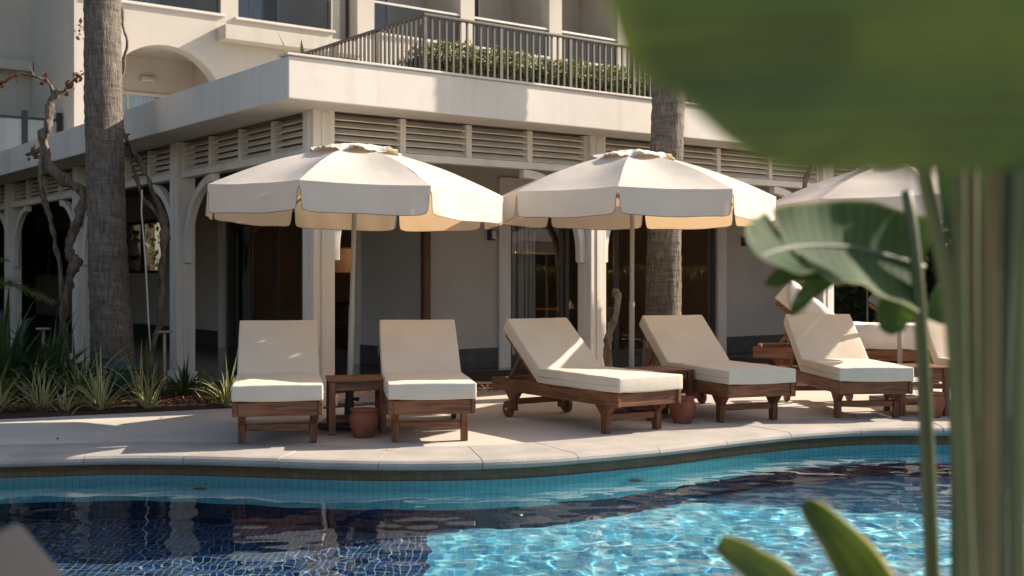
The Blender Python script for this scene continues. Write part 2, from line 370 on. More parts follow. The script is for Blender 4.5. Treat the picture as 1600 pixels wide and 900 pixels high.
# ------------------------------------------------------------------ camera, world, sun
cam=bpy.data.cameras.new('camera'); co=bpy.data.objects.new('camera',cam); COL.objects.link(co); S.camera=co
co.location=(0,0,H); co.rotation_euler=(PI/2,0,0)
cam.sensor_width=36; cam.lens=36*F/1600; cam.shift_y=-20/1600; cam.clip_start=.05; cam.clip_end=500
cam.dof.use_dof=True; cam.dof.focus_distance=9.8; cam.dof.aperture_fstop=2.8
SEL,SAZ=math.radians(30.5),math.radians(19.5)      # height of the sun; how far behind the picture plane, on the right
SUN=Vector((math.cos(SEL)*math.cos(SAZ),math.cos(SEL)*math.sin(SAZ),math.sin(SEL)))
w=bpy.data.worlds.new('World'); S.world=w; w.use_nodes=True
nt=w.node_tree; bg=nt.nodes['Background']; sk=nt.nodes.new('ShaderNodeTexSky'); sk.sky_type='NISHITA'; sk.sun_disc=False
sk.sun_elevation=SEL; sk.sun_rotation=math.radians(90)-SAZ; sk.air_density=1.0; sk.dust_density=1.5; sk.ozone_density=1.0
nt.links.new(sk.outputs[0],bg.inputs[0]); bg.inputs[1].default_value=.105
sl=bpy.data.lights.new('sun','SUN'); sl.energy=4.4; sl.angle=math.radians(.5); sl.color=(1,.93,.83)
so=bpy.data.objects.new('sun',sl); COL.objects.link(so); so.rotation_euler=(-SUN).to_track_quat('-Z','Y').to_euler(); so.location=(20,10,20)
S.view_settings.view_transform='Standard'; S.view_settings.look='None'; S.view_settings.exposure=1.1; S.view_settings.gamma=1
S.view_settings.use_white_balance=True; S.view_settings.white_balance_temperature=7200; S.view_settings.white_balance_tint=11
S.render.engine='CYCLES'
cy=S.cycles; cy.use_denoising=True; cy.max_bounces=10; cy.diffuse_bounces=4; cy.glossy_bounces=4; cy.transmission_bounces=8; cy.transparent_max_bounces=16
cy.caustics_reflective=True; cy.caustics_refractive=True; cy.sample_clamp_indirect=6; cy.blur_glossy=.5
try: sl.cycles.is_caustics_light=True
except Exception as e: print('caustic light',e)

# ------------------------------------------------------------------ pool edge
ctrl=[(-12,5.2),(-9.5,6.6),(-7,7.6),(-5,8.15),(-3.63,8.32),(-2.78,8.47),(-2.27,8.42),(-1.73,8.32),(-1.21,8.22),(-.81,8.19),(-.29,8.21),(.17,8.33),(.65,8.57),(1.155,8.85),(1.46,9.1),(2.02,9.5),(2.35,9.7),(2.8,9.9),(3.13,9.98),(3.42,9.99),(3.9,9.93),(5.2,9.5),(7,8.6),(9,7.2),(12,5.0)]
cx=np.array([c[0] for c in ctrl]); cyy=np.array([c[1] for c in ctrl])
def edge_raw(x): return np.interp(x,cx,cyy)
xs=np.arange(-11.5,11.5,.04)
ys=edge_raw(xs)
k=np.exp(-.5*(np.arange(-12,13)/4.5)**2); k/=k.sum()
ys=np.convolve(np.pad(ys,12,'edge'),k,'valid')
def yedge(x): return float(np.interp(x,xs,ys))
nx=-np.gradient(ys,xs); ny=np.ones_like(xs); nl=np.hypot(nx,ny); nx/=nl; ny/=nl       # outward (away from the water)
arc=np.concatenate([[0],np.cumsum(np.hypot(np.diff(xs),np.diff(ys)))])
ZW=-.14
def strip(name,prof,mat,i0=0,i1=None,smooth=False):
    # prof: list of (offset outward, z)
    mb=MB(); i1=i1 or len(xs); vs=[];uv=[]; m=len(prof)
    pl=[0]
    for a,b in zip(prof,prof[1:]): pl.append(pl[-1]+math.hypot(b[0]-a[0],b[1]-a[1]))
    for i in range(i0,i1):
        for j,(o,z) in enumerate(prof):
            vs.append((xs[i]+nx[i]*o,ys[i]+ny[i]*o,z)); uv.append((arc[i],pl[j]))
    n=i1-i0
    mb.add(vs,[(i*m+j,(i+1)*m+j,(i+1)*m+j+1,i*m+j+1) for i in range(n-1) for j in range(m-1)],uv)
    return mb
o=obj('pool_wall',strip('w',[(.05,-1.10),(.05,-.155)],M['turq']),M['turq'],smooth=True); struct(o); o.cycles.is_caustics_receiver=True
o=obj('pool_wall',strip('w',[(.04,-1.72),(.04,-1.103)],M['navy']),M['navy'],smooth=True); struct(o); o.cycles.is_caustics_receiver=True
o=obj('pool_edge_band',strip('w',[(.05,-.152),(.05,-.07),(.02,-.062)],M['band']),M['band'],smooth=True); struct(o)
o=obj('pool_edge_trim',strip('w',[(.04,-.168),(.03,-.15),(.045,-.147)],M['navy']),M['base'],smooth=True); struct(o)
mb=MB(); CW=.66                                             # coping: stones with bullnose and open joints
prof=[(.05,-.064),(-.004,-.062),(-.022,-.05),(-.03,-.032),(-.024,-.012),(-.006,0.004),(.03,.010),(CW,.010),(CW,-.05)]
pos=0; step=.72; cuts=np.arange(.35,arc[-1],step)
for a,b in zip(cuts,cuts[1:]):
    ss=np.linspace(a+.0015,b-.0015,12); px=np.interp(ss,arc,xs); py=np.interp(ss,arc,ys); qx=np.interp(ss,arc,nx); qy=np.interp(ss,arc,ny)
    m=len(prof); vs=[]; dz=random.uniform(-.0015,.0015)
    for i in range(12):
        for of,z in prof: vs.append((px[i]+qx[i]*of,py[i]+qy[i]*of,z+dz))
    fs=[(i*m+j,i*m+j+1,(i+1)*m+j+1,(i+1)*m+j) for i in range(11) for j in range(m-1)]
    fs+=[tuple(range(m))[::-1],tuple(11*m+j for j in range(m))]
    mb.add(vs,fs)
struct(obj('pool_coping',mb,M['coping'],smooth=False,bevel=.0025))
# deck sheet between the coping and the planting
back=[(-30,4),(-9,8.6),(-4.62,10.6),(-2.7,11.5),(-2.25,11.75),(-1.85,12.15),(-.2,12.75),(1.5,13.6),(4.2,15.4),(8,17.5),(16,18),(30,18)]
bx=[b[0] for b in back]; by=[b[1] for b in back]
def yback(x): return float(np.interp(x,bx,by))
mb=MB(); vs=[];
dx=[x for x in np.arange(-11,11.01,.1)]
for x in dx:
    y0=yedge(x)+.28/ (ny[min(len(xs)-1,max(0,int((x+11.5)/.04)))])
    vs+=[(x,y0,.002),(x,(y0+yback(x))/2,.002),(x,yback(x),.002)]
n=len(dx); mb.add(vs,[(i*3+j,(i+1)*3+j,(i+1)*3+j+1,i*3+j+1) for i in range(n-1) for j in range(2)])
mb.add([(11,3,.002),(60,3,.002),(60,18,.002),(11,18,.002)],[(0,1,2,3)])
struct(obj('pool_deck',mb,M['deck']))
NEAR=4.25
mb=MB(); mb.box(-14,14,-4,NEAR-.3,-.3,0.0); struct(obj('near_deck',mb,M['deck']))
mb=MB(); mb.box(-14,14,NEAR-.3,NEAR,-.09,.012); struct(obj('near_coping',mb,M['coping'],bevel=.02,seg=3))
mb=MB(); mb.add([(-14,NEAR-.02,-1.72),(14,NEAR-.02,-1.72),(14,NEAR-.02,-.09),(-14,NEAR-.02,-.09)],[(0,1,2,3)],[(0,0),(28,0),(28,1.6),(0,1.6)])
struct(obj('near_pool_wall',mb,M['navy']))
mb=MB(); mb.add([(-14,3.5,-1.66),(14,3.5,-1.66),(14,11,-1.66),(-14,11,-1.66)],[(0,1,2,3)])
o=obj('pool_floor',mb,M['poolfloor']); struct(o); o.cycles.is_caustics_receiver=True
# ground and lawn
mb=MB(); mb.box(-250,250,-250,250,-2.4,-2.3); 
mb.add([(-250,18,-.03),(250,18,-.03),(250,300,-.03),(-250,300,-.03)],[(0,1,2,3)])
mb.add([(-250,-250,-.03),(250,-250,-.03),(250,-4,-.03),(-250,-4,-.03)],[(0,1,2,3)])
mb.add([(-250,-4,-.03),(-11,-4,-.03),(-11,18,-.03),(-250,18,-.03)],[(0,1,2,3)])
mb.add([(14,-4,-.03),(250,-4,-.03),(250,18,-.03),(14,18,-.03)],[(0,1,2,3)])
struct(obj('lawn',mb,M['grass']))
mb=MB(); vs=[]
bxs=np.arange(-11,12.5,.12)
for x in bxs:
    y0=yback(x)-.05
    for j in range(10):
        y=y0+j*j*.035
        z=.012+(.05*min(1,j/2))*(.6+.8*noise.noise(Vector((x*2,y*2,0))))-(.06 if j==0 else 0)
        vs.append((x,y,z))
n=len(bxs); mb.add(vs,[(i*10+j,(i+1)*10+j,(i+1)*10+j+1,i*10+j+1) for i in range(n-1) for j in range(9)])
struct(obj('planting_bed',mb,M['soil'],smooth=True))

# water: real waves
def build_water():
    gx=np.concatenate([np.arange(-10.5,-4.2,.05),np.arange(-4.2,5.2,.018),np.arange(5.2,10.5,.05)]); ne=np.array([yedge(x)+.06 for x in gx]); NY=300
    t=np.linspace(0,1,NY)**1.0
    X=np.repeat(gx[:,None],NY,1); Y=NEAR-.02+(ne[:,None]-NEAR+.02)*t[None,:]
    rs=np.random.RandomState(3); Z=np.zeros_like(X)
    for i in range(64):
        lam=.125*(7**(rs.rand()**1.1)); kk=2*PI/lam; th=rs.rand()*2*PI if i%3==0 else 1.75+.55*rs.randn()
        A=.00078*lam**1.0*(.6+.8*rs.rand()); ph=rs.rand()*2*PI
        # slow warping so that crests do not run straight
        wx=.10*np.sin(1.7*Y+ph)+.07*np.sin(2.9*X+2*ph)+.03*np.sin(5.3*Y+ph*3); wy=.10*np.sin(1.9*X+1.3*ph)+.03*np.sin(6.1*X+ph)
        Z+=A*np.sin(kk*((X+wx)*math.cos(th)+(Y+wy)*math.sin(th))+ph)
    env=.45+.65/(1+np.exp(-(X+.6)*2.0)); env=env*(.35+.65/(1+np.exp((Y-ne[:,None]+1.1)*3.0)))
    Z=ZW+Z*env
    n,m=X.shape; v=np.stack([X,Y,Z],-1).reshape(-1,3)
    idx=np.arange(n*m).reshape(n,m); f=np.stack([idx[:-1,:-1],idx[1:,:-1],idx[1:,1:],idx[:-1,1:]],-1).reshape(-1,4)
    me=bpy.data.meshes.new('pool_water'); me.vertices.add(len(v)); me.vertices.foreach_set('co',v.ravel().astype(np.float32))
    me.loops.add(f.size); me.loops.foreach_set('vertex_index',f.ravel().astype(np.int32)); me.polygons.add(len(f))
    me.polygons.foreach_set('loop_start',np.arange(0,f.size,4,dtype=np.int32)); me.polygons.foreach_set('loop_total',np.full(len(f),4,dtype=np.int32))
    me.polygons.foreach_set('use_smooth',np.ones(len(f),dtype=bool)); me.update(); me.validate(); me.materials.append(M['water'])
    o=bpy.data.objects.new('pool_water',me); COL.objects.link(o); struct(o); o.cycles.is_caustics_caster=True
build_water()
# pool fittings
for px,D,z,lab in ((335,8.5,-.62,'small round return fitting on the turquoise pool wall at the left'),(985,8.75,-.60,'small round return fitting on the turquoise pool wall under the third lounger')):
    x=(px-800)/F*D*1.04; y=yedge(x)+.035
    t=thing('pool_fitting',lab,'fitting',(x,y,z),0,'fittings set in the pool wall')
    mb=MB(); mb.tube([(0,.02,0),(0,-.012,0)],[.085,.085],24); obj('rim',mb,M['cord'],t,bevel=.006)
    mb=MB(); mb.tube([(0,0,0),(0,-.02,0)],[.05,.05],20); obj('cover',mb,M['darkframe'],t)
mb=MB(); mb.box(-.09,.09,-.06,.06,0,.012); o=obj('floor_drain',mb,M['cord'],bevel=.004); o.location=(-1.75,7.7,-1.655); tag(o,'pale rectangular drain cover on the dark blue pool floor','drain')

# ------------------------------------------------------------------ pavilion (local x = along right wing, y = along left wing)
CX,CY=-1.94,11.47; RZ=math.atan2(.601,.799)
PV=thing('pavilion','low white pavilion with louvred porch and glass doors behind the loungers','building',(CX,CY,0),RZ)
U1,V1=16.5,27  # right wing lengthened out of view so its roof shades the back wall
mb=MB(); mb.box(-.53,U1,-.53,-.33,2.915,3.31); mb.box(-.53,-.33,-.33,V1,2.915,3.31)
obj('fascia',mb,M['plaster'],PV,bevel=.012)
mb=MB(); mb.box(-.55,U1,-.555,-.36,3.312,3.335); obj('coping_strip',mb,M['plaster'],PV,bevel=.006)
mb=MB(); mb.box(-.33,U1,-.33,V1,3.06,3.2); obj('roof',mb,M['plaster'],PV)
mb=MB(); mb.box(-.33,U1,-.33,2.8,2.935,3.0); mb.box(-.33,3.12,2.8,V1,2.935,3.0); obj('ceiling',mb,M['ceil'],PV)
mb=MB(); mb.box(-.33,.02,-.33,V1,2.922,2.933); mb.box(.02,U1,-.33,.02,2.922,2.933); obj('soffit',mb,M['plaster'],PV)
cols=[('c',0)]+[('r',u) for u in (3.69,7.9,11.9,15.9)]+[('l',v) for v in (3.7,7.7,11.7,15.7,19.7,23.7)]
def column(u,v,dirs):
    mb=MB(); mb.box(u,u+.24,v,v+.24,0,2.93)
    for k in (.08,.16):
        pass
    c=obj('column',mb,M['white_wood'],PV,bevel=.012)
    mb=MB(); mb.box(u-.02,u+.26,v-.02,v+.26,0,.12); obj('plinth',mb,M['white_wood'],c,bevel=.008)
    # narrow cover boards on the faces
    mb=MB(); mb.box(u+.085,u+.155,v-.012,v,.12,2.9); mb.box(u-.012,u,v+.085,v+.155,.12,2.9); obj('cover_board',mb,M['white_wood'],c,bevel=.004)
    r=.92
    for ax,sg in dirs:
        pts_o=[];pts_i=[]
        for i in range(15):
            a=PI/2*i/14
            pts_o.append((r-r*math.cos(a), 1.567+r*math.sin(a)))
            pts_i.append((r-(r-.095)*math.cos(a), 1.567+(r-.095)*math.sin(a)))
        poly=[(0,1.45)]+pts_o+pts_i[::-1]+[(.095,1.45)]
        vs=MB()
        if ax=='u':
            base=u+.24 if sg>0 else u
            vs.prism([(base+sg*p[0],p[1]) for p in poly],'y',v+.075,v+.165)
        else:
            base=v+.24 if sg>0 else v
            vs.prism([(base+sg*p[0],p[1]) for p in poly],'x',u+.075,u+.165)
        obj('bracket',vs,M['white_wood'],c,bevel=.006)
column(0,0,[('u',1),('v',1)])
for i,u in enumerate((3.69,7.9,11.9,15.9)): column(u-.12,0,[('u',-1)]+([('u',1)] if i<3 else []))
for v in (3.7,7.7,11.7,15.7,19.7,23.7): column(0,v-.12,[('v',-1),('v',1)])
def louvers(a0,a1,axis):
    n=4; wdt=(a1-a0)/n
    mb=MB()
    (mb.box(a0,a1,.05,.19,2.487,2.565) if axis=='u' else mb.box(.05,.19,a0,a1,2.487,2.565)); obj('rail',mb,M['white_wood'],PV,bevel=.006)
    for i in range(n):
        b0=a0+i*wdt; b1=b0+wdt; mb=MB()
        for e0,e1 in ((b0,b0+.035),(b1-.035,b1)):
            (mb.box(e0,e1,.075,.165,2.567,2.92) if axis=='u' else mb.box(.075,.165,e0,e1,2.567,2.92))
        for k in range(5):
            zc=2.603+k*.069; a=math.radians(38)
            if axis=='u': Mx=Matrix.Translation((0,.12,zc))@Matrix.Rotation(a,4,'X'); mb.box(b0+.036,b1-.036,-.042,.042,-.007,.007,Mx)
            else: Mx=Matrix.Translation((.12,0,zc))@Matrix.Rotation(-a,4,'Y'); mb.box(-.042,.042,b0+.036,b1-.036,-.007,.007,Mx)
        obj('louver_panel',mb,M['louver'],PV)
for a,b in ((.24,3.57),(3.81,7.78),(8.02,11.78),(12.02,15.78)): louvers(a,b,'u')
for a,b in ((.24,3.58),(3.82,7.58),(7.82,11.58),(11.82,15.58),(15.82,19.58),(19.82,23.58)): louvers(a,b,'v')
# back walls with openings
PU,PVv=3.12,2.80
def wallcells(mb,axis,fixed,thick,a0,a1,z0,z1,ops):
    As=sorted({a0,a1,*[o[0] for o in ops],*[o[1] for o in ops]}); 
    for p,q in zip(As,As[1:]):
        zs=[z0,z1]; blk=[(o[2],o[3]) for o in ops if o[0]<=p+1e-6 and o[1]>=q-1e-6]
        segs=[]; cur=z0
        for lo,hi in sorted(blk):
            if lo>cur+1e-6: segs.append((cur,lo))
            cur=max(cur,hi)
        if cur<z1-1e-6: segs.append((cur,z1))
        for lo,hi in segs:
            if axis=='u': mb.box(p,q,fixed,fixed+thick,lo,hi)
            else: mb.box(fixed,fixed+thick,p,q,lo,hi)
RO=(PU+1.36,PU+5.52,0,2.46); UE=11.5
LO=(PVv+1.95,PVv+6.6,0,2.30); LW1=(12.3,16.6,1.34,2.42); LW2=(18.2,25.2,.42,2.42)
mb=MB(); wallcells(mb,'u',PVv,.18,PU,UE,0,2.935,[RO]); obj('wall',mb,M['taupe'],PV)
mb=MB(); wallcells(mb,'v',PU,.18,PVv+.18,V1,0,2.935,[LO,LW1,LW2]); obj('wall',mb,M['taupe'],PV)
mb=MB(); mb.box(UE-.18,UE,PVv+.18,9,0,2.935); obj('wall',mb,M['taupe'],PV)
mb=MB()
for a,b in ((PU,RO[0]-.2),(RO[1]+.2,UE)): mb=MB(); mb.box(a,b,PVv-.02,PVv-.001,0.022,.30); obj('skirting',mb,M['base'],PV,bevel=.004)
for a,b in ((PVv,LO[0]-.2),(LO[1]+.2,V1)): mb=MB(); mb.box(PU-.02,PU-.001,a,b,0.022,.30); obj('skirting',mb,M['base'],PV,bevel=.004)
mb=MB(); mb.box(PU-.016,PU-.002,LO[1]+.3,V1,.30,1.30); obj('wainscot',mb,M['taupe'],PV,bevel=.004)
def door(axis,fixed,a0,a1,zt,n,lab):
    def bx(mb,p,q,d0,d1,z0,z1):
        if axis=='u': mb.box(p,q,fixed+d0,fixed+d1,z0,z1)
        else: mb.box(fixed+d0,fixed+d1,p,q,z0,z1)
    mb=MB(); bx(mb,a0-.20,a0,-.05,.05,0,zt); bx(mb,a1,a1+.20,-.05,.05,0,zt); bx(mb,a0-.20,a1+.20,-.052,.05,zt,zt+.2); obj('door_surround',mb,M['white_wood'],PV,bevel=.008)
    d=MB(); bx(d,a0,a1,.03,.15,zt-.07,zt); bx(d,a0,a0+.06,.03,.15,.015,zt-.07); bx(d,a1-.06,a1,.03,.15,.015,zt-.07); bx(d,a0+.06,a1-.06,.03,.15,.012,.05)
    dr=obj('sliding_door',d,M['darkframe'],PV,bevel=.004)
    pw=(a1-a0-.12)/n
    for i in range(n):
        p=a0+.06+i*pw; q=p+pw; dd=.05 if i%2 else .09
        f=MB(); bx(f,p,p+.065,dd,dd+.035,.05,zt-.07); bx(f,q-.065,q,dd,dd+.035,.05,zt-.07); bx(f,p+.065,q-.065,dd,dd+.035,zt-.15,zt-.07); bx(f,p+.065,q-.065,dd,dd+.035,.05,.17)
        obj('sash',f,M['darkframe'],dr,bevel=.003)
        g=MB(); bx(g,p+.065,q-.065,dd+.012,dd+.02,.17,zt-.15); obj('glass_pane',g,M['glass'],dr)
door('u',PVv,RO[0],RO[1],RO[3],4,'')
door('v',PU,LO[0],LO[1],LO[3],5,'')
for (a,b,lo,hi) in (LW1,LW2):
    f=MB(); n=3
    f.box(PU+.02,PU+.09,a,b,hi-.06,hi); f.box(PU+.02,PU+.09,a,b,lo,lo+.06)
    for i in range(n+1):
        y=a+(b-a-.06)*i/n; f.box(PU+.02,PU+.09,y,y+.06,lo+.06,hi-.06)
    wd=obj('window',f,M['darkframe'],PV,bevel=.004)
    g=MB(); g.box(PU+.05,PU+.056,a+.06,b-.06,lo+.06,hi-.06); obj('glass_pane',g,M['glass'],wd)
# dim rooms behind the glass
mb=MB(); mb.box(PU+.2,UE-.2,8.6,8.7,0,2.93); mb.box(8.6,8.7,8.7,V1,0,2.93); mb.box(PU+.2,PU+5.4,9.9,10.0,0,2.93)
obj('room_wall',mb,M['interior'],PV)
mb=MB()
for k in range(5): mb.box(4.6,8.2,8.15,8.58,.35+k*.48,.39+k*.48)
for u in (4.56,5.8,7.0,8.2): mb.box(u,u+.04,8.14,8.59,.02,2.4)
obj('shelving',mb,M['teak_x'],PV)
mb=MB()
for k in range(9): a=k*.05; mb.box(4.95+a,4.99+a,3.35+.03*math.sin(k*1.9),3.38+.03*math.sin(k*1.9),.05,2.4)
obj('parasol_reflection',mb,M['curtain'],PV)  # pale strips standing in for a closed parasol mirrored in the glass
mb=MB(); mb.box(PU-.12,PU-.02,PVv-.13,PVv-.03,0.0,2.93); obj('corner_post',mb,M['brownpost'],PV,bevel=.006)
for (u,v) in ((PU+1.02,PVv-.03),(PU+6.15,PVv-.03)):
    mb=MB(); mb.box(u-.035,u+.035,v-.07,v+.03,1.78,1.93); l=obj('wall_lamp',mb,M['darkframe'],PV,bevel=.008)
    mb=MB(); mb.box(u-.025,u+.025,v-.09,v-.071,1.80,1.91); obj('lens',mb,M['cord'],l)
mb=MB(); mb.add([(-.9,-.9,.006),(13,-.9,.006),(13,9,.006),(-.9,9,.006)],[(0,1,2,3)]); mb.add([(-.9,9,.006),(9,9,.006),(9,28,.006),(-.9,28,.006)],[(0,1,2,3)])
# porch floor follows the building, set back from the columns' fronts
mb=MB(); mb.box(-.12,16.5,-.12,9,-.06,.016); mb.box(-.12,9,9,28,-.06,.016)
pf=obj('porch_floor',mb,M['porch']); struct(pf); pf.location=(CX,CY,.004); pf.rotation_euler=(0,0,RZ)
def PL(u,v,z=0): 
    c,s=math.cos(RZ),math.sin(RZ); return Vector((CX+u*c-v*s,CY+u*s+v*c,z))
# lamps and furniture seen dimly through the glass
bulb=emitmat('warm_bulb',(1,.42,.12),22)
def pendant(u,v,z,lab,mt=None,dz=0,pw=6):
    t=thing('pendant_lamp',lab,'lamp',PL(u,v,z),RZ,'lamps glowing behind the glass doors')
    mb=MB(); mb.tube([(0,0,.09),(0,0,2.93-z)],.006,6); obj('cable',mb,M['black'],t)
    pl=bpy.data.lights.new('pendant_glow','POINT'); pl.energy=pw; pl.color=(1,.58,.28); pl.shadow_soft_size=.06
    po=bpy.data.objects.new('pendant_glow',pl); COL.objects.link(po); po.parent=t; po.location=(0,0,-.10)
    mb=MB(); mb.lathe([(.02,.1),(.05,.09),(.12,.02),(.125,.01)],20); obj('shade',mb,M['darkframe'],t,smooth=True)
    mb=MB(); mb.lathe([(.001,-.05),(.035,-.04),(.055,0),(.035,.04),(.001,.05)],16,(0,0,dz)); obj('bulb',mb,mt or bulb,t,smooth=True)
pendant(5.25,4.6,1.70,'left of two small orange lamps glowing behind the right glass doors')
pendant(5.75,4.4,1.66,'right of two small orange lamps glowing behind the right glass doors')
pendant(5.6,8.3,1.72,'small orange lamp glowing behind the left glass doors',emitmat('bright_warm_bulb',(1,.5,.2),40),.03,14)
def chair(u,v,rz,lab):
    t=thing('dining_chair',lab,'chair',PL(u,v,.02),RZ+rz,'chairs behind the glass doors')
    for sx in (-.2,.2):
        for sy in (-.2,.2):
            mb=MB(); mb.box(sx-.02,sx+.02,sy-.02,sy+.02,0,.43 if sy<0 else .95); obj('leg',mb,M['teak_z'],t)
    mb=MB(); mb.box(-.23,.23,-.23,.23,.431,.46); obj('seat',mb,M['teak_y'],t,bevel=.005)
    mb=MB()
    for z in (.58,.70,.82): mb.box(-.179,.179,.185,.21,z,z+.07)
    obj('backrest',mb,M['teak_x'],t)
chair(5.2,8.6-.9,1.2,'wooden ladder back chair farther left behind the left glass doors'); chair(5.0,6.9,1.7,'wooden ladder back chair farther right behind the left glass doors')
def dtable(u,v,lab):
    t=thing('dining_table',lab,'table',PL(u,v,.02),RZ,'tables behind the glass doors')
    mb=MB(); mb.box(-.4,.4,-.4,.4,.72,.75); obj('tabletop',mb,M['teak_x'],t,bevel=.005)
    mb=MB(); mb.tube([(0,0,.03),(0,0,.72)],.04,10); obj('pedestal',mb,M['black'],t)
    mb=MB(); mb.tube([(0,0,0),(0,0,.03)],.25,20); obj('foot',mb,M['black'],t)
chair(4.6,3.6,.3,'wooden ladder back chair nearest the left frame of the right glass doors'); chair(5.6,4.9,2.6,'wooden ladder back chair behind the table inside the right glass doors'); chair(7.3,3.7,1.2,'wooden ladder back chair behind the palm trunk inside the right glass doors')
dtable(5.0,4.2,'small square wooden table behind the right glass doors, nearer the taupe wall'); dtable(6.7,4.2,'small square wooden table behind the right glass doors, behind the palm trunk')
for u,v,lab in ((5.0,4.2,'white folded napkin on the table nearer the taupe wall'),(6.7,4.2,'white folded napkin on the table behind the palm trunk')):
    mb=MB(); mb.lathe([(.06,0),(.045,.06),(.002,.13)],4); o=obj('napkin',mb,M['towel']); o.location=PL(u-.1,v-.2,.771); tag(o,lab,'napkin','napkins on indoor tables')

# ------------------------------------------------------------------ hotel behind
HT=thing('hotel_building','tall cream hotel with recessed balconies and an arch behind the pavilion','building',(CX,CY,0),RZ)
V0=12.5; TH=.35; ZT=10.2
mb=MB(); ops=[(1.72,4.36,6.64,9.2),(4.74,6.90,6.62,9.2),(1.95,4.45,3.2,5.90)]
wallcells(mb,'u',V0,TH,1.42,6.93,3.2,ZT,ops)
ac,ar=3.20,1.25; zc=4.63            # arch spandrels
N=20
for side in (-1,1):
    poly=[(ac+side*ar,5.90)]+[(ac+side*ar*math.cos(PI/2*i/N),zc+ar*math.sin(PI/2*i/N)) for i in range(N+1)]+[(ac,5.90)]
    if side<0: poly=poly[::-1]
    mb.prism(poly,'y',V0,V0+TH)
wallcells(mb,'u',V0+.55,TH,6.93,7.55,3.2,ZT,[])
bays=[(7.98,10.32),(10.72,13.0),(13.4,15.3)]
wallcells(mb,'u',V0,TH,7.55,22,3.2,ZT,[(a,b,6.72,9.2) for a,b in bays]+[(15.7,18,6.72,9.2),(18.4,21,6.72,9.2)])
mb.box(1.42,1.42+TH,V0+TH,15.6,3.2,ZT)
mb.box(6.93-.01,6.93,V0+TH,V0+.55,3.2,ZT)
wallcells(mb,'u',15.6,TH,-14,1.42,3.2,ZT,[(-3.2,.35,3.2,5.75),(-3.2,.28,7.0,8.8)])
obj('wall',mb,M['plaster_warm'],HT)
mb=MB(); mb.box(1.8,22,V0+1.75,V0+1.9,3.2,ZT); mb.box(-14,1.4,17.4,17.55,3.2,ZT)
for u in (1.60,4.55,7.2,7.8,10.52,13.2,15.5,18.2): mb.box(u-.1,u+.1,V0+TH+.001,V0+1.75,3.2,ZT)
obj('recess_wall',mb,M['plaster_warm'],HT)
for a,b,z in [(1.75,4.33,6.46),(4.78,6.88,6.44)]+[(a+.02,b-.02,6.54) for a,b in bays]+[(1.75,4.33,9.22),(4.78,6.88,9.22)]+[(a+.02,b-.02,9.22) for a,b in bays]+[(2,4.4,5.92)]:
    mb=MB(); mb.box(a,b,V0+TH+.002,V0+1.74,z,z+.15); obj('balcony_slab',mb,M['plaster_warm'],HT)
mb=MB(); mb.box(4.28,7.5,V0-.42,V0-.002,6.08,6.37); obj('ledge',mb,M['plaster_warm'],HT,bevel=.01)
mb=MB(); mb.box(-14,1.40,15.25,15.598,5.55,5.76); obj('ledge',mb,M['plaster_warm'],HT,bevel=.01)
for a,b,z in [(1.65,4.44,6.60),(4.66,6.98,6.58)]+[(a-.03,b+.03,6.68) for a,b in bays]:
    mb=MB(); mb.box(a,b,V0-.06,V0+.10,z,z+.055); obj('sill',mb,M['plaster'],HT,bevel=.006)
for a,b,z in [(1.72,4.36,6.66),(4.74,6.90,6.64)]+[(a,b,6.745) for a,b in bays]:
    f=MB(); f.box(a,b,V0+.03,V0+.09,z+.66,z+.71); bl=obj('balustrade',f,M['alu'],HT,bevel=.006)
    f=MB(); f.box(b-.05,b-.002,V0+.03,V0+.09,z,z+.655); obj('end_post',f,M['rail'],bl)
    g=MB(); g.box(a+.01,b-.052,V0+.055,V0+.065,z,z+.658); obj('glass_panel',g,M['tint'],bl)
def hwin(a,b,z0,z1,v,n=2,dark=0):
    f=MB(); f.box(a,b,v-.05,v,z1-.07,z1); f.box(a,a+.06,v-.05,v,z0,z1-.07); f.box(b-.06,b,v-.05,v,z0,z1-.07)
    for i in range(1,n): x=a+(b-a)*i/n; f.box(x-.025,x+.025,v-.05,v,z0,z1-.07)
    wd=obj('window',f,M['plaster'],HT,bevel=.004)
    c=MB(); c.grid(lambda s,t:(a+.07+(b-a-.14)*(s*(.72 if dark else 1)),v-.012+.008*math.sin(s*90),z0+(z1-.08-z0)*t),90,1); obj('curtain',c,M['curtain'],wd,smooth=True)
    if dark: c=MB(); c.box(a+.07+(b-a-.14)*.72,b-.07,v-.012,v-.008,z0,z1-.08); obj('dark_pane',c,M['darkframe'],wd)
    g=MB(); g.box(a+.06,b-.06,v-.034,v-.029,z0,z1-.075); obj('glass_pane',g,M['winglass'],wd)
VB=V0+1.748
hwin(2.05,4.0,3.3,5.16,VB,2); hwin(1.95,3.7,6.7,8.9,VB,3); hwin(5.05,6.5,6.7,8.9,VB,2,1)
hwin(8.05,9.4,6.75,8.75,VB,2,1); hwin(10.9,12.1,6.75,8.75,VB,3,1); hwin(13.75,14.55,6.75,8.55,VB,2,1)
hwin(-3.1,.30,7.05,8.75,15.75,2,1)
for q in ((3.30,3.62,5.40,5.52),(13.5,13.8,8.7,8.85)): mb=MB(); mb.box(q[0],q[1],VB-.09,VB-.002,q[2],q[3]); obj('wall_lamp',mb,M['alu'],HT,bevel=.02)
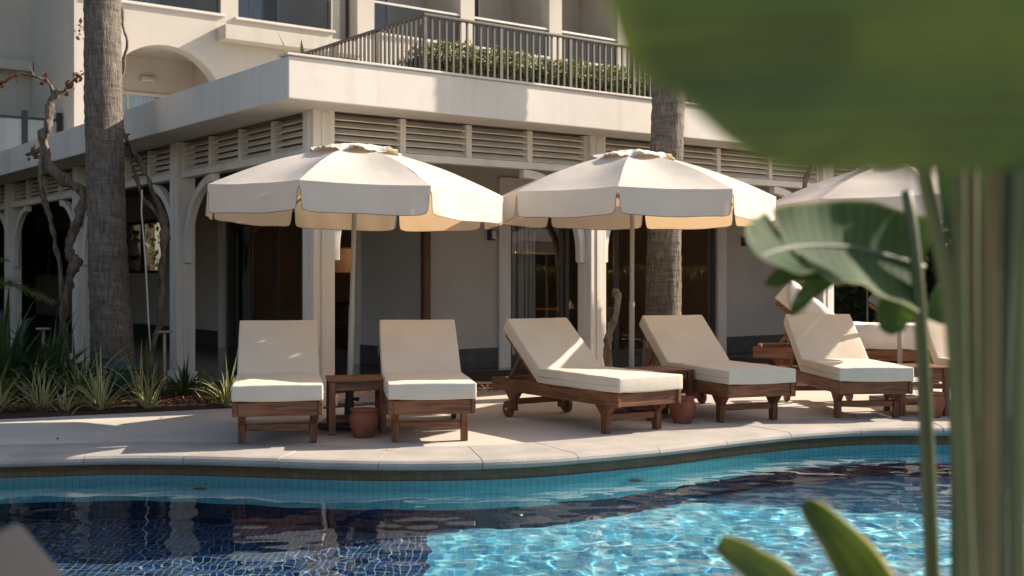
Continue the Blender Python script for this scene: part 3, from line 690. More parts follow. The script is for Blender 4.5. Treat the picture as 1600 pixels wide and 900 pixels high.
# terrace glass screen at the far left of the roof
SC=thing('glass_screen','frosted glass terrace screen with black posts on the pavilion roof at far left','screen',PL(0,13.2,3.2),RZ)
for u in (-3.2,-1.2,.70,1.34): 
    mb=MB(); mb.box(u-.05,u+.05,-.05,.05,0,1.25); obj('post',mb,M['black'],SC,bevel=.006)
for a,b in ((-3.15,-1.25),(-1.15,.65),(.75,1.29)):
    mb=MB(); mb.box(a,b,-.012,.012,.08,1.08); obj('glass_panel',mb,M['frost'],SC)
    mb=MB(); mb.box(a,b,-.025,.025,1.082,1.13); obj('top_rail',mb,M['black'],SC)
mb=MB(); mb.lathe([(.001,0),(.06,.01),(.09,.09),(.06,.17),(.001,.19)],16); o=obj('globe_ornament',mb,M['bark'],smooth=True); o.location=PL(.9,13.9,4.15); tag(o,'small round brown wall lantern above the frosted glass screen','lantern')

# roof railing and hedge
RL=thing('roof_railing','bronze metal bar railing round the corner of the pavilion roof','railing',PL(1.70,.64,3.2),RZ)
RH=1.0; LU,LV=9.6,9.5
mb=MB(); mb.box(-.03,LU,-.03,.03,RH-.03,RH); mb.box(-.03,.03,.031,LV,RH-.03,RH); obj('top_rail',mb,M['rail'],RL,bevel=.006)
mb=MB(); mb.box(-.015,LU,-.015,.015,.06,.085); mb.box(-.015,.015,.016,LV,.06,.085); obj('bottom_rail',mb,M['rail'],RL)
SP=.095; cnt=0; bl=MB()
for ax,L in (('u',LU),('v',LV)):
    for i in range(0 if ax=='u' else 1,int(L/SP)):
        q=i*SP
        if i%11==0:
            mb=MB(); (mb.box(q-.02,q+.02,-.02,.02,0,RH-.031) if ax=='u' else mb.box(-.02,.02,q-.02,q+.02,0,RH-.031)); obj('post',mb,M['rail'],RL)
        else:
            far=q>(6.4 if ax=='u' else 3.6)
            mb=bl if far else MB()
            (mb.box(q-.0115,q+.0115,-.0115,.0115,.086,RH-.031) if ax=='u' else mb.box(-.0115,.0115,q-.0115,q+.0115,.086,RH-.031))
            if not far: obj('baluster',mb,M['rail'],RL); cnt+=1
o=obj('balusters_far',bl,M['rail'],RL); o.name='baluster'; o['kind']='stuff'

def leafquads(mb,pts,nrms,size,asp=.55,spread=.9):
    for p,n in zip(pts,nrms):
        n=(Vector(n)+Vector((random.gauss(0,spread),random.gauss(0,spread),random.gauss(0,spread)))).normalized()
        a=n.orthogonal().normalized(); b=n.cross(a); th=random.random()*2*PI
        d=a*math.cos(th)+b*math.sin(th); e=n.cross(d); L=size*random.uniform(.6,1.3); w=L*asp; p=Vector(p)
        mb.add([p-d*L*.5, p+e*w*.5+n*L*.06, p+d*L*.5, p-e*w*.5+n*L*.06],[(0,1,2),(0,2,3)],[(.5,0),(0,.5),(.5,1),(1,.5)])
def hedge(name,label,loc,rz,L,Dp,Hh,size,dens,mat):
    t=thing(name,label,'hedge',loc,rz)
    mb=MB(); pts=[];nr=[]
    n=int(dens*(L*Hh*2+L*Dp))
    for _ in range(n):
        r=random.random()
        x=random.uniform(0,L); b=1+.10*noise.noise(Vector((x*1.3,0,5)))+.05*noise.noise(Vector((x*4,2,5)))
        if r<.5: y=random.uniform(-.05,.10)+.04*noise.noise(Vector((x*3,9,0))); z=random.uniform(0,Hh*b); q=(0,-1,.3)
        elif r<.85: y=random.uniform(0,Dp); z=Hh*b+random.uniform(-.1,.03); q=(0,-.2,1)
        else: y=Dp+random.uniform(-.1,.05); z=random.uniform(0,Hh*b); q=(0,1,.3)
        if x<.25: z*=.55+.45*math.sqrt(x/.25)
        pts.append((x,y,z)); nr.append(q)
    leafquads(mb,pts,nr,size); obj('foliage',mb,mat,t)
    mb=MB(); mb.box(.12,L-.1,.12,Dp-.1,0,Hh*.82); obj('branches',mb,M['soil'],t)
hedge('clipped_hedge','clipped green hedge growing behind the bronze roof railing',PL(1.86,.92,3.2),RZ,10.2,.7,.78,.05,1500,M['leaf_hedge'])

# ------------------------------------------------------------------ sun loungers (local: foot at y=0, head towards +y)
def cushion_mb(lx,ly,lz,cx=0,cy=0,cz=0,r=.014):
    bm=bmesh.new(); bmesh.ops.create_cube(bm,size=1)
    for v in bm.verts: v.co=Vector((v.co.x*lx,v.co.y*ly,v.co.z*lz))
    bmesh.ops.bevel(bm,geom=bm.edges[:],offset=r,segments=3,profile=.6,affect='EDGES')
    bmesh.ops.subdivide_edges(bm,edges=[e for e in bm.edges if e.calc_length()>.2],cuts=10,use_grid_fill=True)
    for v in bm.verts:
        fx=max(0,1-(2*v.co.x/lx)**2); fy=max(0,1-(2*v.co.y/ly)**2); fz=max(0,1-(2*v.co.z/lz)**2)
        s=1 if v.co.z>0 else -1
        w=noise.noise(Vector((v.co.x*4+cy*3,v.co.y*4,v.co.z*5)))+.6*noise.noise(Vector((v.co.x*11,v.co.y*9+cy,0)))
        if abs(v.co.z)>lz*.3: v.co.z+=s*(.009*fx*fy+.0055*w)
        if abs(v.co.y)>ly*.47: v.co.y+=(1 if v.co.y>0 else -1)*.008*fx*fz
        if abs(v.co.x)>lx*.45: v.co.x+=(1 if v.co.x>0 else -1)*.006*fy*fz
    mb=MB(); bm.verts.ensure_lookup_table(); bm.verts.index_update()
    mb.add([(v.co.x+cx,v.co.y+cy,v.co.z+cz) for v in bm.verts],[tuple(v.index for v in f.verts) for f in bm.faces]); bm.free(); return mb
def make_lounger(name,label,group,ang=38,cmat='cushion',thick=.125,strapside=True):
    t=thing(name,label,'sun lounger',(0,0,0),0,group)
    hw=.335
    mb=MB()
    for s in (-1,1): mb=MB(); mb.box(s*hw-(.036 if s>0 else 0),s*hw+(.036 if s<0 else 0),0,1.9,.235,.348); obj('side_rail',mb,M['teak_y'],t,bevel=.006)
    for y0 in (.012,1.85): mb=MB(); mb.box(-hw+.037,hw-.037,y0,y0+.036,.235,.345); obj('end_rail',mb,M['teak_x'],t,bevel=.005)
    for s in (-1,1):
        x0,x1=sorted((s*(hw-.038),s*(hw-.092)))
        # front leg with flared shoulders
        mb=MB(); mb.prism([(.205,0),(.275,0),(.278,.15),(.36,.236),(.12,.236),(.202,.15)],'x',x0,x1); obj('leg',mb,M['teak_z'],t,bevel=.006)
        mb=MB(); mb.prism([(1.585,.055),(1.655,.055),(1.66,.15),(1.74,.236),(1.50,.236),(1.58,.15)],'x',x0,x1); obj('leg',mb,M['teak_z'],t,bevel=.006)
        w=MB(); xa=s*(hw-.03); xb=s*(hw+.012); w.tube([(xa,1.62,.075),(xb,1.62,.075)],[.075,.075],28); wh=obj('wheel',w,M['teak_z'],t,bevel=.008)
        w=MB(); w.tube([(xb,1.62,.075),(xb+s*.012,1.62,.075)],[.014,.012],12); obj('axle_cap',w,M['alu'],wh)
    mb=MB(); mb.box(-hw+.093,hw-.093,.225,.255,.10,.155); obj('stretcher',mb,M['teak_x'],t,bevel=.005)
    mb=MB(); mb.box(-hw+.093,hw-.093,1.605,1.635,.11,.165); obj('stretcher',mb,M['teak_x'],t,bevel=.005)
    mb=MB()
    for i in range(10): y=.065+i*.105; mb.box(-hw+.04,hw-.04,y,y+.08,.325,.345)
    obj('slats',mb,M['teak_x'],t)
    a=math.radians(ang); hy,hz=1.13,.342
    Mx=Matrix.Translation((0,hy,hz))@Matrix.Rotation(a,4,'X')
    mb=MB()
    for s in (-1,1): mb.box(s*(hw-.045)-.018,s*(hw-.045)+.018,0,.70,-.045,.0,Mx)
    for i in range(6): y=.03+i*.115; mb.box(-hw+.064,hw-.064,y,y+.08,-.022,-.002,Mx)
    obj('backrest_frame',mb,M['teak_y'],t,bevel=.004)
    mb=MB()
    for s in (-1,1):
        p=Mx@Vector((s*(hw-.06),.42,-.05)); mb=MB(); mb.bar((s*(hw-.06),hy+.62,.26),p,.02,.035); obj('prop',mb,M['teak_y'],t)
    L=1.17
    sc=obj('seat_cushion',cushion_mb(.675,L,thick,0,L/2-.02,.35+thick/2),M[cmat],t,smooth=True)
    zz=.35+thick*.45; e=.3415
    for xx in (-e,e): mb=MB(); mb.tube([(xx,0,zz),(xx,L-.05,zz)],.003,6); obj('seam',mb,M['pipe_c'],sc,smooth=True)
    bc=cushion_mb(.675,.72,thick,0,.36+.02,thick/2+.004); bc.v=[tuple(Mx@Vector(p)) for p in bc.v]
    b=obj('back_cushion',bc,M[cmat],t,smooth=True)
    mb=MB()
    for s in (-1,1):
        pts=[Mx@Vector((s*.343,.50,.02)),Mx@Vector((s*.352,.47,-.005)),Mx@Vector((s*.35,.44,-.03)),Mx@Vector((s*.343,.47,-.05))]; mb=MB(); mb.tube(pts,.003,6); obj('tie',mb,M['pipe_c'],b,smooth=True)
    return t
GL='wooden sun loungers in the front row by the pool'
def place(o,FLx,FLy,ax,ay):
    # FL = the front left foot on the deck, (ax,ay) = direction from foot to head
    rz=math.atan2(-ax,ay); c,s=math.cos(rz),math.sin(rz); lx,ly=-.27,.24
    o.rotation_euler=(0,0,rz); o.location=(FLx-(lx*c-ly*s),FLy-(lx*s+ly*c),.004)
lo=make_lounger('sun_lounger','cream cushioned wooden lounger at the left, beside the variegated grasses and white corner column',GL)
place(lo,-2.07,9.0,-.19,.98)
l2=dup(lo,'cream cushioned wooden lounger right of the first side table, second from the left'); place(l2,-.91,9.14,-.15,.988)
l3=dup(lo,'cream cushioned wooden lounger turned left in front of the bare driftwood trunk'); place(l3,.768,9.62,-.545,.838)
l4=dup(lo,'cream cushioned wooden lounger in front of the palm trunk under the second parasol'); place(l4,1.84,10.36,-.35,.937)
l5=dup(lo,'cream cushioned wooden lounger with half its backrest in bright sunlight'); place(l5,2.96,10.68,-.06,.998)
l6=dup(lo,'cream cushioned wooden lounger mostly hidden behind the foreground stalks at right'); place(l6,4.28,10.9,.05,.998)
lb=make_lounger('sun_lounger','wooden lounger draped with white towel, side on behind the front row','wooden sun loungers in the back row',40,'cushion',.2)
lb.rotation_euler=(0,0,math.radians(74)); lb.location=(5.3,13.9,.004); lb.scale=(1.25,)*3
lg=make_lounger('sun_lounger','lounger with wrinkled dark grey cushions in the back at right','wooden sun loungers in the back row',36,'cushion_grey',.2)
lg.rotation_euler=(0,0,math.radians(72)); lg.location=(7.25,16.8,.004); lg.scale=(1.2,)*3
# towel over the back lounger
def towel():
    mb=MB(); a=math.radians(40); hy,hz=1.13,.342; Mx=Matrix.Translation((0,hy,hz))@Matrix.Rotation(a,4,'X')
    Ls=.95; Lb=.80
    def fn(s,t):
        x=(s-.5)*.80; edge=abs(x)-.345
        q=t*(Ls+Lb); drop=0
        if q<Ls: p=Vector((x,q+.12,.35+.2+.016))
        else: p=Mx@Vector((x,(q-Ls)*.95-.02,.2+.02))
        p.z+=.004*noise.noise(Vector((x*9,q*9,1)))+.004*math.sin(q*23+x*4)
        if edge>0: p.z-=edge*4.0; p.x=math.copysign(.352+.006*math.sin(q*30),x)
        return p
    mb.grid(fn,24,60); return mb
tw=obj('towel',towel(),M['towel'],smooth=True,solid=.012); tw.location=lb.location; tw.scale=lb.scale; tw.rotation_euler=lb.rotation_euler; tag(tw,'white towel spread over the side on lounger in the back row','towel')
near=make_lounger('sun_lounger','grey cushion lounger corner close to the camera at lower left',None,40,'cushion_shade',.15)
near.rotation_euler=(0,0,math.radians(-90)); near.location=(-2.32,1.39,.004)

# ------------------------------------------------------------------ side tables and pots
def make_table():
    t=thing('side_table','square slatted teak side table between the two left loungers','side table',(0,0,0),0,'teak side tables between the loungers')
    mb=MB()
    for i in range(6): y=-.235+i*.0792; mb.box(-.24,.24,y,y+.074,.428,.448)
    obj('tabletop',mb,M['teak_x'],t,bevel=.004)
    mb=MB(); mb.box(-.20,.20,-.205,-.185,.355,.427); mb.box(-.20,.20,.185,.205,.355,.427); mb.box(-.205,-.185,-.184,.184,.355,.427); mb.box(.185,.205,-.184,.184,.355,.427); obj('apron',mb,M['teak_x'],t,bevel=.003)
    for sx in (-1,1):
        for sy in (-1,1):
            mb=MB(); mb.box(sx*.205-.027,sx*.205+.027,sy*.205-.027,sy*.205+.027,0,.426); obj('leg',mb,M['teak_z'],t,bevel=.004)
    mb=MB()
    for i in range(5): y=-.17+i*.073; mb.box(-.21,.21,y,y+.055,.10,.118)
    obj('shelf',mb,M['teak_x'],t,bevel=.003)
    return t
tb=make_table(); tb.location=(-1.30,9.77,.004); tb.rotation_euler=(0,0,.2)
dup(tb,'square slatted teak side table half hidden behind the left turned lounger',(1.33,10.72,.004),.45)
dup(tb,'square slatted teak side table beside the stalks at the right end',(3.80,11.05,.004),.02)
def make_pot():
    t=thing('clay_pot','round terracotta pot in front of the first side table','pot',(0,0,0),0,'terracotta pots by the side tables')
    mb=MB(); mb.lathe([(.002,.012),(.075,.0),(.082,.012),(.112,.10),(.118,.15),(.110,.185),(.098,.2),(.103,.207),(.112,.213),(.114,.222),(.106,.228),(.096,.222),(.09,.2),(.10,.16),(.09,.08),(.002,.03)],40)
    obj('body',mb,M['terracotta'],t,smooth=True)
    mb=MB(); mb.lathe([(.001,.15),(.06,.153),(.096,.15)],24); obj('sand',mb,M['deck'],t); return t
pt=make_pot(); pt.location=(-1.19,9.42,.004)
dup(pt,'round terracotta pot behind the foot of the left turned lounger',(1.50,10.33,.004),1)
dup(pt,'round terracotta pot under the right end side table',(3.83,10.72,.004),2)

# ------------------------------------------------------------------ parasols
def make_parasol(label,seed):
    rs=random.Random(seed)
    t=thing('parasol',label,'parasol',(0,0,0),0,'cream parasols beside the loungers')
    RR,ZE,RV,ZV=1.33,2.03,.34,2.385; ph0=math.radians(-11)
    def cor(k,r,z): a=ph0+k*PI/4; return Vector((math.sin(a)*r,-math.cos(a)*r,z))
    mb=MB(); val=MB(); pipe=MB()
    for k in range(8):
        a0=cor(k,RR,ZE);a1=cor(k+1,RR,ZE);b0=cor(k,RV*.8,ZV+.03);b1=cor(k+1,RV*.8,ZV+.03)
        sd=rs.random()*50
        def fn(s,u):
            p=(a0.lerp(a1,s)).lerp(b0.lerp(b1,s),u)
            sag=math.sin(PI*s)
            p.z-=.030*sag*math.sin(PI*min(1,u*1.0))*(1-.4*u)+.012*sag*(1-u)
            p.z+=.035*math.sin(PI*u)*(1-sag*.5)
            p.z+=.004*noise.noise(Vector((s*4+sd,u*5,0)))
            c=Vector((p.x,p.y,0)); 
            return p
        mb.grid(fn,10,12)
        out=((a0+a1)/2); out.z=0; out.normalize(); Lk=(a1-a0).length; dirv=(a1-a0).normalized()
        def inset(d): 
            if d<.24: return 0.0
            u=(d-.24)/.76; return .011+.010*u+.012*u**8
        def vf(s,d):
            ins=inset(d); x=ins+(Lk-2*ins)*s
            sag=math.sin(PI*s)
            p=a0+dirv*x; p.z-=.012*sag
            hgt=.235+.004*math.sin(9*s+sd)
            dd=d*hgt
            rc=.012*max(0,1-min(s,1-s)*24)**2*(d**3)
            p.z-=dd-rc
            wv=.020*noise.noise(Vector((s*5+sd,d*.8,3)))*d+.007*math.sin(s*21+sd+d)*d*(.4+noise.noise(Vector((s*3,sd,1))))
            return p+out*(.012*d+wv)
        val.grid(vf,28,8)
        pts=[vf(0,.2+.8*i/6) for i in range(7)]+[vf(i/16,1) for i in range(1,16)]+[vf(1,.2+.8*(6-i)/6) for i in range(7)]
        pipe.tube(pts,.0028,5)
    c=obj('canopy',mb,M['canopy'],t,smooth=True)
    v=obj('valance',val,M['canopy'],t,smooth=True); obj('piping',pipe,M['piping'],v)
    # vent flap, loose scalloped cloth
    vt=MB(); n=96
    def vfn(s,u):
        a=ph0+s*2*PI; kk=(s*8)%1; r=.015+(.385+.025*noise.noise(Vector((math.cos(a)*2,math.sin(a)*2,seed))))*u
        arch=math.sin(PI*kk)
        z=2.485-.080*u**1.4+u**3*(.062*arch*(.6+.5*noise.noise(Vector((int(s*8)*3.1,seed,0))))-.030)+.034*u*noise.noise(Vector((math.cos(a)*7*u,math.sin(a)*7*u,seed+4)))+.016*u*noise.noise(Vector((math.cos(a)*19,math.sin(a)*19,u*5)))
        return Vector((math.sin(a)*r,-math.cos(a)*r,z))
    vt.grid(vfn,n,10); vo=obj('vent_flap',vt,M['vent'],t,smooth=True)
    ed=MB(); ed.tube([vfn(i/n,1) for i in range(n+1)],.004,5); obj('piping',ed,M['pipe_c'],vo)
    p=MB(); p.tube([(0,0,.05),(0,0,1.05)],[.026]*2,14); p.tube([(0,0,1.05),(0,0,2.46)],[.022]*2,14); obj('pole',p,M['polemetal'],t,smooth=False)
    p=MB(); p.lathe([(.027,0),(.04,.004),(.04,.07),(.03,.078)],16,(0,0,1.96)); obj('hub',p,M['darkframe'],t)
    for k in range(8):
        r=MB(); r.bar(cor(k,.06,2.36),cor(k,RR*.985,ZE-.012),.016,.022); rb=obj('rib',r,M['polemetal'],t)
        r=MB(); r.bar(cor(k,.04,2.0),cor(k,RR*.45,2.205),.012,.016); obj('strut',r,M['polemetal'],rb)
    b=MB(); b.box(-.24,.24,-.24,.24,.0,.05); bs=obj('base',b,M['darkframe'],t,bevel=.012)
    b=MB(); b.lathe([(.055,.05),(.045,.07),(.036,.30),(.034,.32)],16); obj('sleeve',b,M['darkframe'],bs)
    b=MB(); b.tube([(.03,0,.24),(.085,0,.24)],[.012,.02],10); obj('knob',b,M['black'],bs)
    return t
p1=make_parasol('cream canvas parasol over the first side table, left of the three',1); p1.location=(-1.40,10.07,.004); p1.scale=(.978,)*3; p1.rotation_euler=(math.radians(-1.0),math.radians(1.4),0)
p2=make_parasol('cream canvas parasol in the middle, beside the palm trunk',2); p2.location=(1.13,11.12,.004); p2.rotation_euler=(math.radians(-.4),math.radians(.3),0)
p3=make_parasol('cream canvas parasol at right, partly covered by the green leaves',3); p3.location=(3.97,12.0,.004); p3.rotation_euler=(math.radians(-.4),math.radians(-.5),.1)
p4=dup(p2,'cream canvas parasol far back at right, showing only its hanging valance'); p4.scale=(.66,)*3; p4.location=(6.05,20,-.03); p4.rotation_euler=(0,0,.3)
p5=dup(p3,'cream canvas parasol beyond the right edge, reflected in the glass doors'); p5.location=(9.6,14.6,.004); p5.rotation_euler=(0,0,.25)

# ------------------------------------------------------------------ palms
def make_palm(label,x,y,pts,rad,crownseed):
    t=thing('palm_tree',label,'palm tree',(x,y,0),0)
    mb=MB(); P=[];Rr=[]
    pts=[Vector(p) for p in pts]
    zs=[p.z for p in pts]
    N=150
    for i in range(N+1):
        z=zs[0]+(zs[-1]-zs[0])*i/N
        P.append((np.interp(z,zs,[p.x for p in pts]),np.interp(z,zs,[p.y for p in pts]),z))
        r=float(np.interp(z,zs,rad)); Rr.append(r*(1+.018*math.sin(z*2*PI/.085)+.02*random.uniform(-1,1)*.6))
    mb.tube(P,Rr,40,jitter=.04); obj('trunk',mb,M['palm'],t,smooth=True)
    top=Vector(P[-1]); rs=random.Random(crownseed)
    cr=MB()
    for f in range(22):
        a=f*2.399; el=math.radians(rs.uniform(-25,70)); L=rs.uniform(1.9,2.5)
        d=Vector((math.cos(a)*math.cos(el),math.sin(a)*math.cos(el),math.sin(el)))
        q=[top+d*L*s+Vector((0,0,-1.1*s*s)) for s in [i/9 for i in range(10)]]
        cr.tube(q,[.025*(1-.8*i/9) for i in range(10)],5)
        for i in range(2,10):
            for sgn in (-1,1):
                for h in (0,.5):
                    b=q[i-1].lerp(q[i],h); dd=(q[i]-q[i-1]).normalized(); sd=dd.cross(Vector((0,0,1))).normalized()*sgn
                    e=b+(sd*.8+dd*.6).normalized()*(.55-.03*i)+Vector((0,0,-.15))
                    wv=dd*.025
                    cr.add([b-wv,b+wv,e],[(0,1,2)],[(0,0),(1,0),(.5,1)])
    obj('crown',cr,M['fern'],t)
    return t
make_palm('thick grey palm trunk rising from the planting bed at left',-4.52,12.9,[(.16,0,0),(.14,0,.35),(.10,0,1.0),(.06,0,2.2),(.03,0,3.2),(.02,0,4.5),(-.1,0,7.6)],[.28,.235,.212,.20,.20,.193,.17],3)
make_palm('grey brown palm trunk standing behind the middle parasol',1.66,12.75,[(-.02,0,0),(-.02,0,.8),(0,0,2.2),(.04,0,3.2),(.1,0,8.2)],[.25,.195,.182,.178,.16],5)

# ------------------------------------------------------------------ vines, driftwood, cord
def vine(name,label,D,strands,cat='vine',leaves=None):
    base=W(*strands[0][0][:2],D); t=thing(name,label,cat,(base.x,D,0),0)
    off=Vector((base.x,D,0))
    for st in strands:
        pp=[]; rr=[]
        raw=[(W(p[0],p[1],D+(p[3] if len(p)>3 else 0))-off,p[2]/F*D/2*.78) for p in st]
        for (a,ra),(b,rb) in zip(raw,raw[1:]):
            for i in range(14): s=i/14; pp.append(a.lerp(b,s)); rr.append(ra+(rb-ra)*s)
        pp.append(raw[-1][0]); rr.append(raw[-1][1])
        for _ in range(12):
            pp=[pp[0]]+[(pp[i-1]+pp[i]*2+pp[i+1])/4 for i in range(1,len(pp)-1)]+[pp[-1]]
        pp=[p+Vector((noise.noise(p*4),noise.noise(p*4+Vector((7,0,0))),0))*.03 for p in pp]
        rr=[r*(1+.22*noise.noise(p*9)) for p,r in zip(pp,rr)]
        mb=MB(); mb.tube(pp,rr,16,jitter=.75); obj('stem',mb,M['driftwood' if name=='driftwood_trunk' else 'bark'],t,smooth=True)
    if leaves:
        lf=MB()
        for st in leaves:
            for (x0,y0),(x1,y1) in zip(st,st[1:]):
                for _ in range(16):
                    s=random.random(); p=W(x0+(x1-x0)*s,y0+(y1-y0)*s,D)-off+Vector((random.gauss(0,.03),random.gauss(0,.05),random.gauss(0,.035)))
                    leafquads(lf,[p],[(random.gauss(0,1),-1,random.gauss(0,1))],.07,.6)
        obj('dry_leaves',lf,M['redleaf'],t)
    return t
vine('twisted_vine','twisted bare vine climbing past the white fascia at the left edge',14.2,[
 [(112,640,13),(100,560,15),(98,490,15),(108,440,16),(120,412,18),(106,385,17),(122,345,18),(133,310,20),(128,296,20),(100,280,20),(78,262,20),(70,235,19),(70,200,16),(82,165,15),(92,140,12)],
 [(98,480,8),(92,410,9),(82,350,9),(68,315,9),(62,285,9),(64,250,8),(68,215,9),(72,195,9)],
 [(88,152,9),(72,128,6),(50,117,5),(28,115,4),(10,128,3),(-6,130,2)],[(90,148,8),(104,140,6),(118,127,5),(133,114,3)],[(52,118,3),(45,100,2)],[(62,232,7),(52,242,8),(50,236,3)]],
 leaves=[[(32,114),(10,128),(-8,132)],[(104,142),(118,126),(133,114)],[(50,238),(56,246)],[(70,125),(76,120)]])
vine('twisted_vine','bare vine leaning on the right side of the thick palm trunk',13.35,[
 [(226,600,13),(232,560,13),(246,520,12),(254,470,11),(252,420,12),(258,365,15),(254,338,14),(238,292,10),(214,244,9),(196,212,8),(190,195,7)],
 [(256,352,8),(240,326,7),(222,312,7),(206,262,6),(198,222,6)],
 [(190,197,6),(187,170,5),(186,130,5),(200,62,6),(188,10,5),(186,-20,5)]],
 leaves=[[(128,30),(126,60)],[(196,214),(200,228)]])
vine('driftwood_trunk','bare knobbly driftwood trunk standing in front of the second column',12.45,[
 [(955,625,15),(952,590,15),(948,545,15),(953,515,14),(965,485,13),(967,465,15),(960,456,19),(957,452,10)]],'trunk')
vine('twisted_vine','short bare vine against the louvres above the right parasol',14.6,[[(1258,440,12),(1254,330,12),(1257,290,13),(1266,262,11),(1275,235,9)]])
mb=MB(); cp=[(222,296),(221,330),(226,390),(229,440),(232,500),(235,548)]
mb.tube([W(x,y,13.0) for x,y in cp],.009,8); o=obj('hanging_cord',mb,M['cord'],smooth=True); tag(o,'thin white cord hanging right of the thick palm trunk','cord')

# ------------------------------------------------------------------ bed plants
def ribbon(mb,base,d,L,w,droop,n=8,fold=.25,twist=0):
    d=Vector(d).normalized(); side=d.cross(Vector((0,0,1)))
    if side.length<1e-3: side=Vector((1,0,0))
    side.normalize(); rows=[]; p=Vector(base); dirv=d.copy(); vs=[];uv=[]
    for i in range(n+1):
        s=i/n; ww=w*(.55+.45*math.sin(PI*min(1,s*1.25)))*(1-s**3)+.0008
        nn=side.cross(dirv).normalized()
        vs+=[p-side*ww*.5+nn*ww*fold,p.copy(),p+side*ww*.5+nn*ww*fold]; uv+=[(0,s),(.5,s),(1,s)]
        p=p+dirv*(L/n); dirv=(dirv+Vector((0,0,-1))*droop/n*(.4+1.6*s)).normalized()
    fs=[]
    for i in range(n): b=i*3; fs+=[(b,b+1,b+4,b+3),(b+1,b+2,b+5,b+4)]
    mb.add(vs,fs,uv)
def grassplant(name,label,loc,n,L,w,mat,seed,droop=1.2,group=None,up=1.0,cat='plant'):
    rs=random.Random(seed); mb=MB()
    for i in range(n):
        a=rs.random()*2*PI; el=math.radians(rs.uniform(28,88))*up; d=(math.cos(a)*math.cos(el),math.sin(a)*math.cos(el),math.sin(el))
        r=rs.uniform(0,.05); ribbon(mb,(math.cos(a)*r,math.sin(a)*r,-.02),d,L*rs.uniform(.55,1.15),w*rs.uniform(.7,1.2),droop*rs.uniform(.5,1.5))
    o=obj(name,mb,M[mat],smooth=True); o.location=loc; return tag(o,label,cat,group)
GV='variegated grass plants along the bed edge'
def gp(x,y,dz=.03): 
    p=G(x,y); return (p.x,p.y+.12,dz)
for i,(x,y,n,L,lab) in enumerate(((-10,652,34,.42,'variegated grass clump cut off by the left edge'),(57,650,40,.50,'variegated grass clump in front of the dark strappy leaves'),
   (92,651,16,.32,'small bright upright variegated grass clump between two larger clumps'),(150,648,52,.58,'largest variegated grass clump in front of the palm trunk'),
   (228,645,30,.46,'sunlit yellowish grass clump right of the green tub'),(352,639,46,.52,'sunlit pale grass clump beside the left lounger'),(120,640,24,.5,'shaded variegated grass clump at the foot of the palm'))):
    grassplant('variegated_grass',lab,gp(x,y),n,L,.022,'varieg',20+i,1.3,GV)
grassplant('strappy_plant','dark broad strappy plant at the left edge in the bed',(-5.15,11.9,.03),40,.95,.075,'leaf_dark',41,1.0,'dark strappy plants in the bed')
grassplant('strappy_plant','dark broad strappy plant left of the twisted vine',(-4.75,12.1,.03),34,.85,.07,'leaf_dark',42,1.1,'dark strappy plants in the bed')
grassplant('strappy_plant','dark broad strappy plant between the twisted vine and the palm trunk',(-4.35,11.75,.03),22,.72,.055,'leaf_dark',43,.9,'dark strappy plants in the bed')
grassplant('strappy_plant','small dark green plant by the second column foot',(-3.35,12.0,.03),26,.5,.04,'leaf_dark',44,1.4,'dark strappy plants in the bed')
grassplant('low_plant','low dark plant between porch floor and deck behind the fourth lounger',(2.55,14.1,.03),40,.28,.025,'leaf_dark',45,1.2)
grassplant('low_plant','low green ground plant behind the second lounger at the bed edge',(-.12,13.0,.03),60,.14,.02,'leaf_hedge',46,1.2)
for i,(x,y,n,L,w_,mt,lab) in enumerate(((30,640,14,.75,.03,'varieg','tall sparse arching grass behind the left edge clump'),(118,628,12,.85,.035,'varieg','tall sparse arching grass left of the thick palm'),(205,640,10,.62,.028,'varieg','sparse leaning grass in front of the green tub'),
   (275,632,12,.5,.03,'fern','low yellowing plant between path light and second column'),(312,640,14,.42,.022,'leaf_dark','low dark grass left of the sunlit clump by the lounger'))):
    p=gp(x,y); grassplant('arching_grass',lab,(p[0],p[1]+.18,p[2]),n,L,w_,mt,120+i,1.5)
for i,(x,y,n,L,w_,lab) in enumerate(((-5.4,12.5,26,1.15,.10,'tall dark broad leaved plant at the far left of the bed'),(-4.95,12.55,24,1.0,.09,'dark broad leaved plant behind the largest strappy plant'),(-3.85,12.35,30,.62,.05,'dark leafy plant right of the thick palm base'),(-5.0,11.35,40,.6,.04,'low dense dark plant behind the edge grasses at left'),(-4.25,11.45,36,.5,.04,'low dense dark plant behind the largest grass clump'))):
    grassplant('leafy_plant',lab,(x,y,.03),n,L,w_,'leaf_dark' if i<2 else 'fern',140+i,1.2)
# litter of dry leaves on the soil
mb=MB(); pts=[]
for _ in range(1600):
    x=random.uniform(-6,-2.4); y=yback(x)+abs(random.gauss(0,.45))+.03; pts.append((x,y,.075+random.uniform(-.01,.03)))
for _ in range(260):
    x=random.uniform(-1.6,1.0); y=yback(x)+random.uniform(.02,.35); pts.append((x,y,.07+random.uniform(-.01,.02)))
for x,y in ((252,657),(700,668),(90,690),(1150,640),(1335,655),(610,705),(450,664)): q=G(x,y); pts.append((q.x,q.y,.022))
leafquads(mb,pts,[(0,0,1)]*len(pts),.06,.45,.35); struct(obj('leaf_litter',mb,M['redleaf']),'stuff')
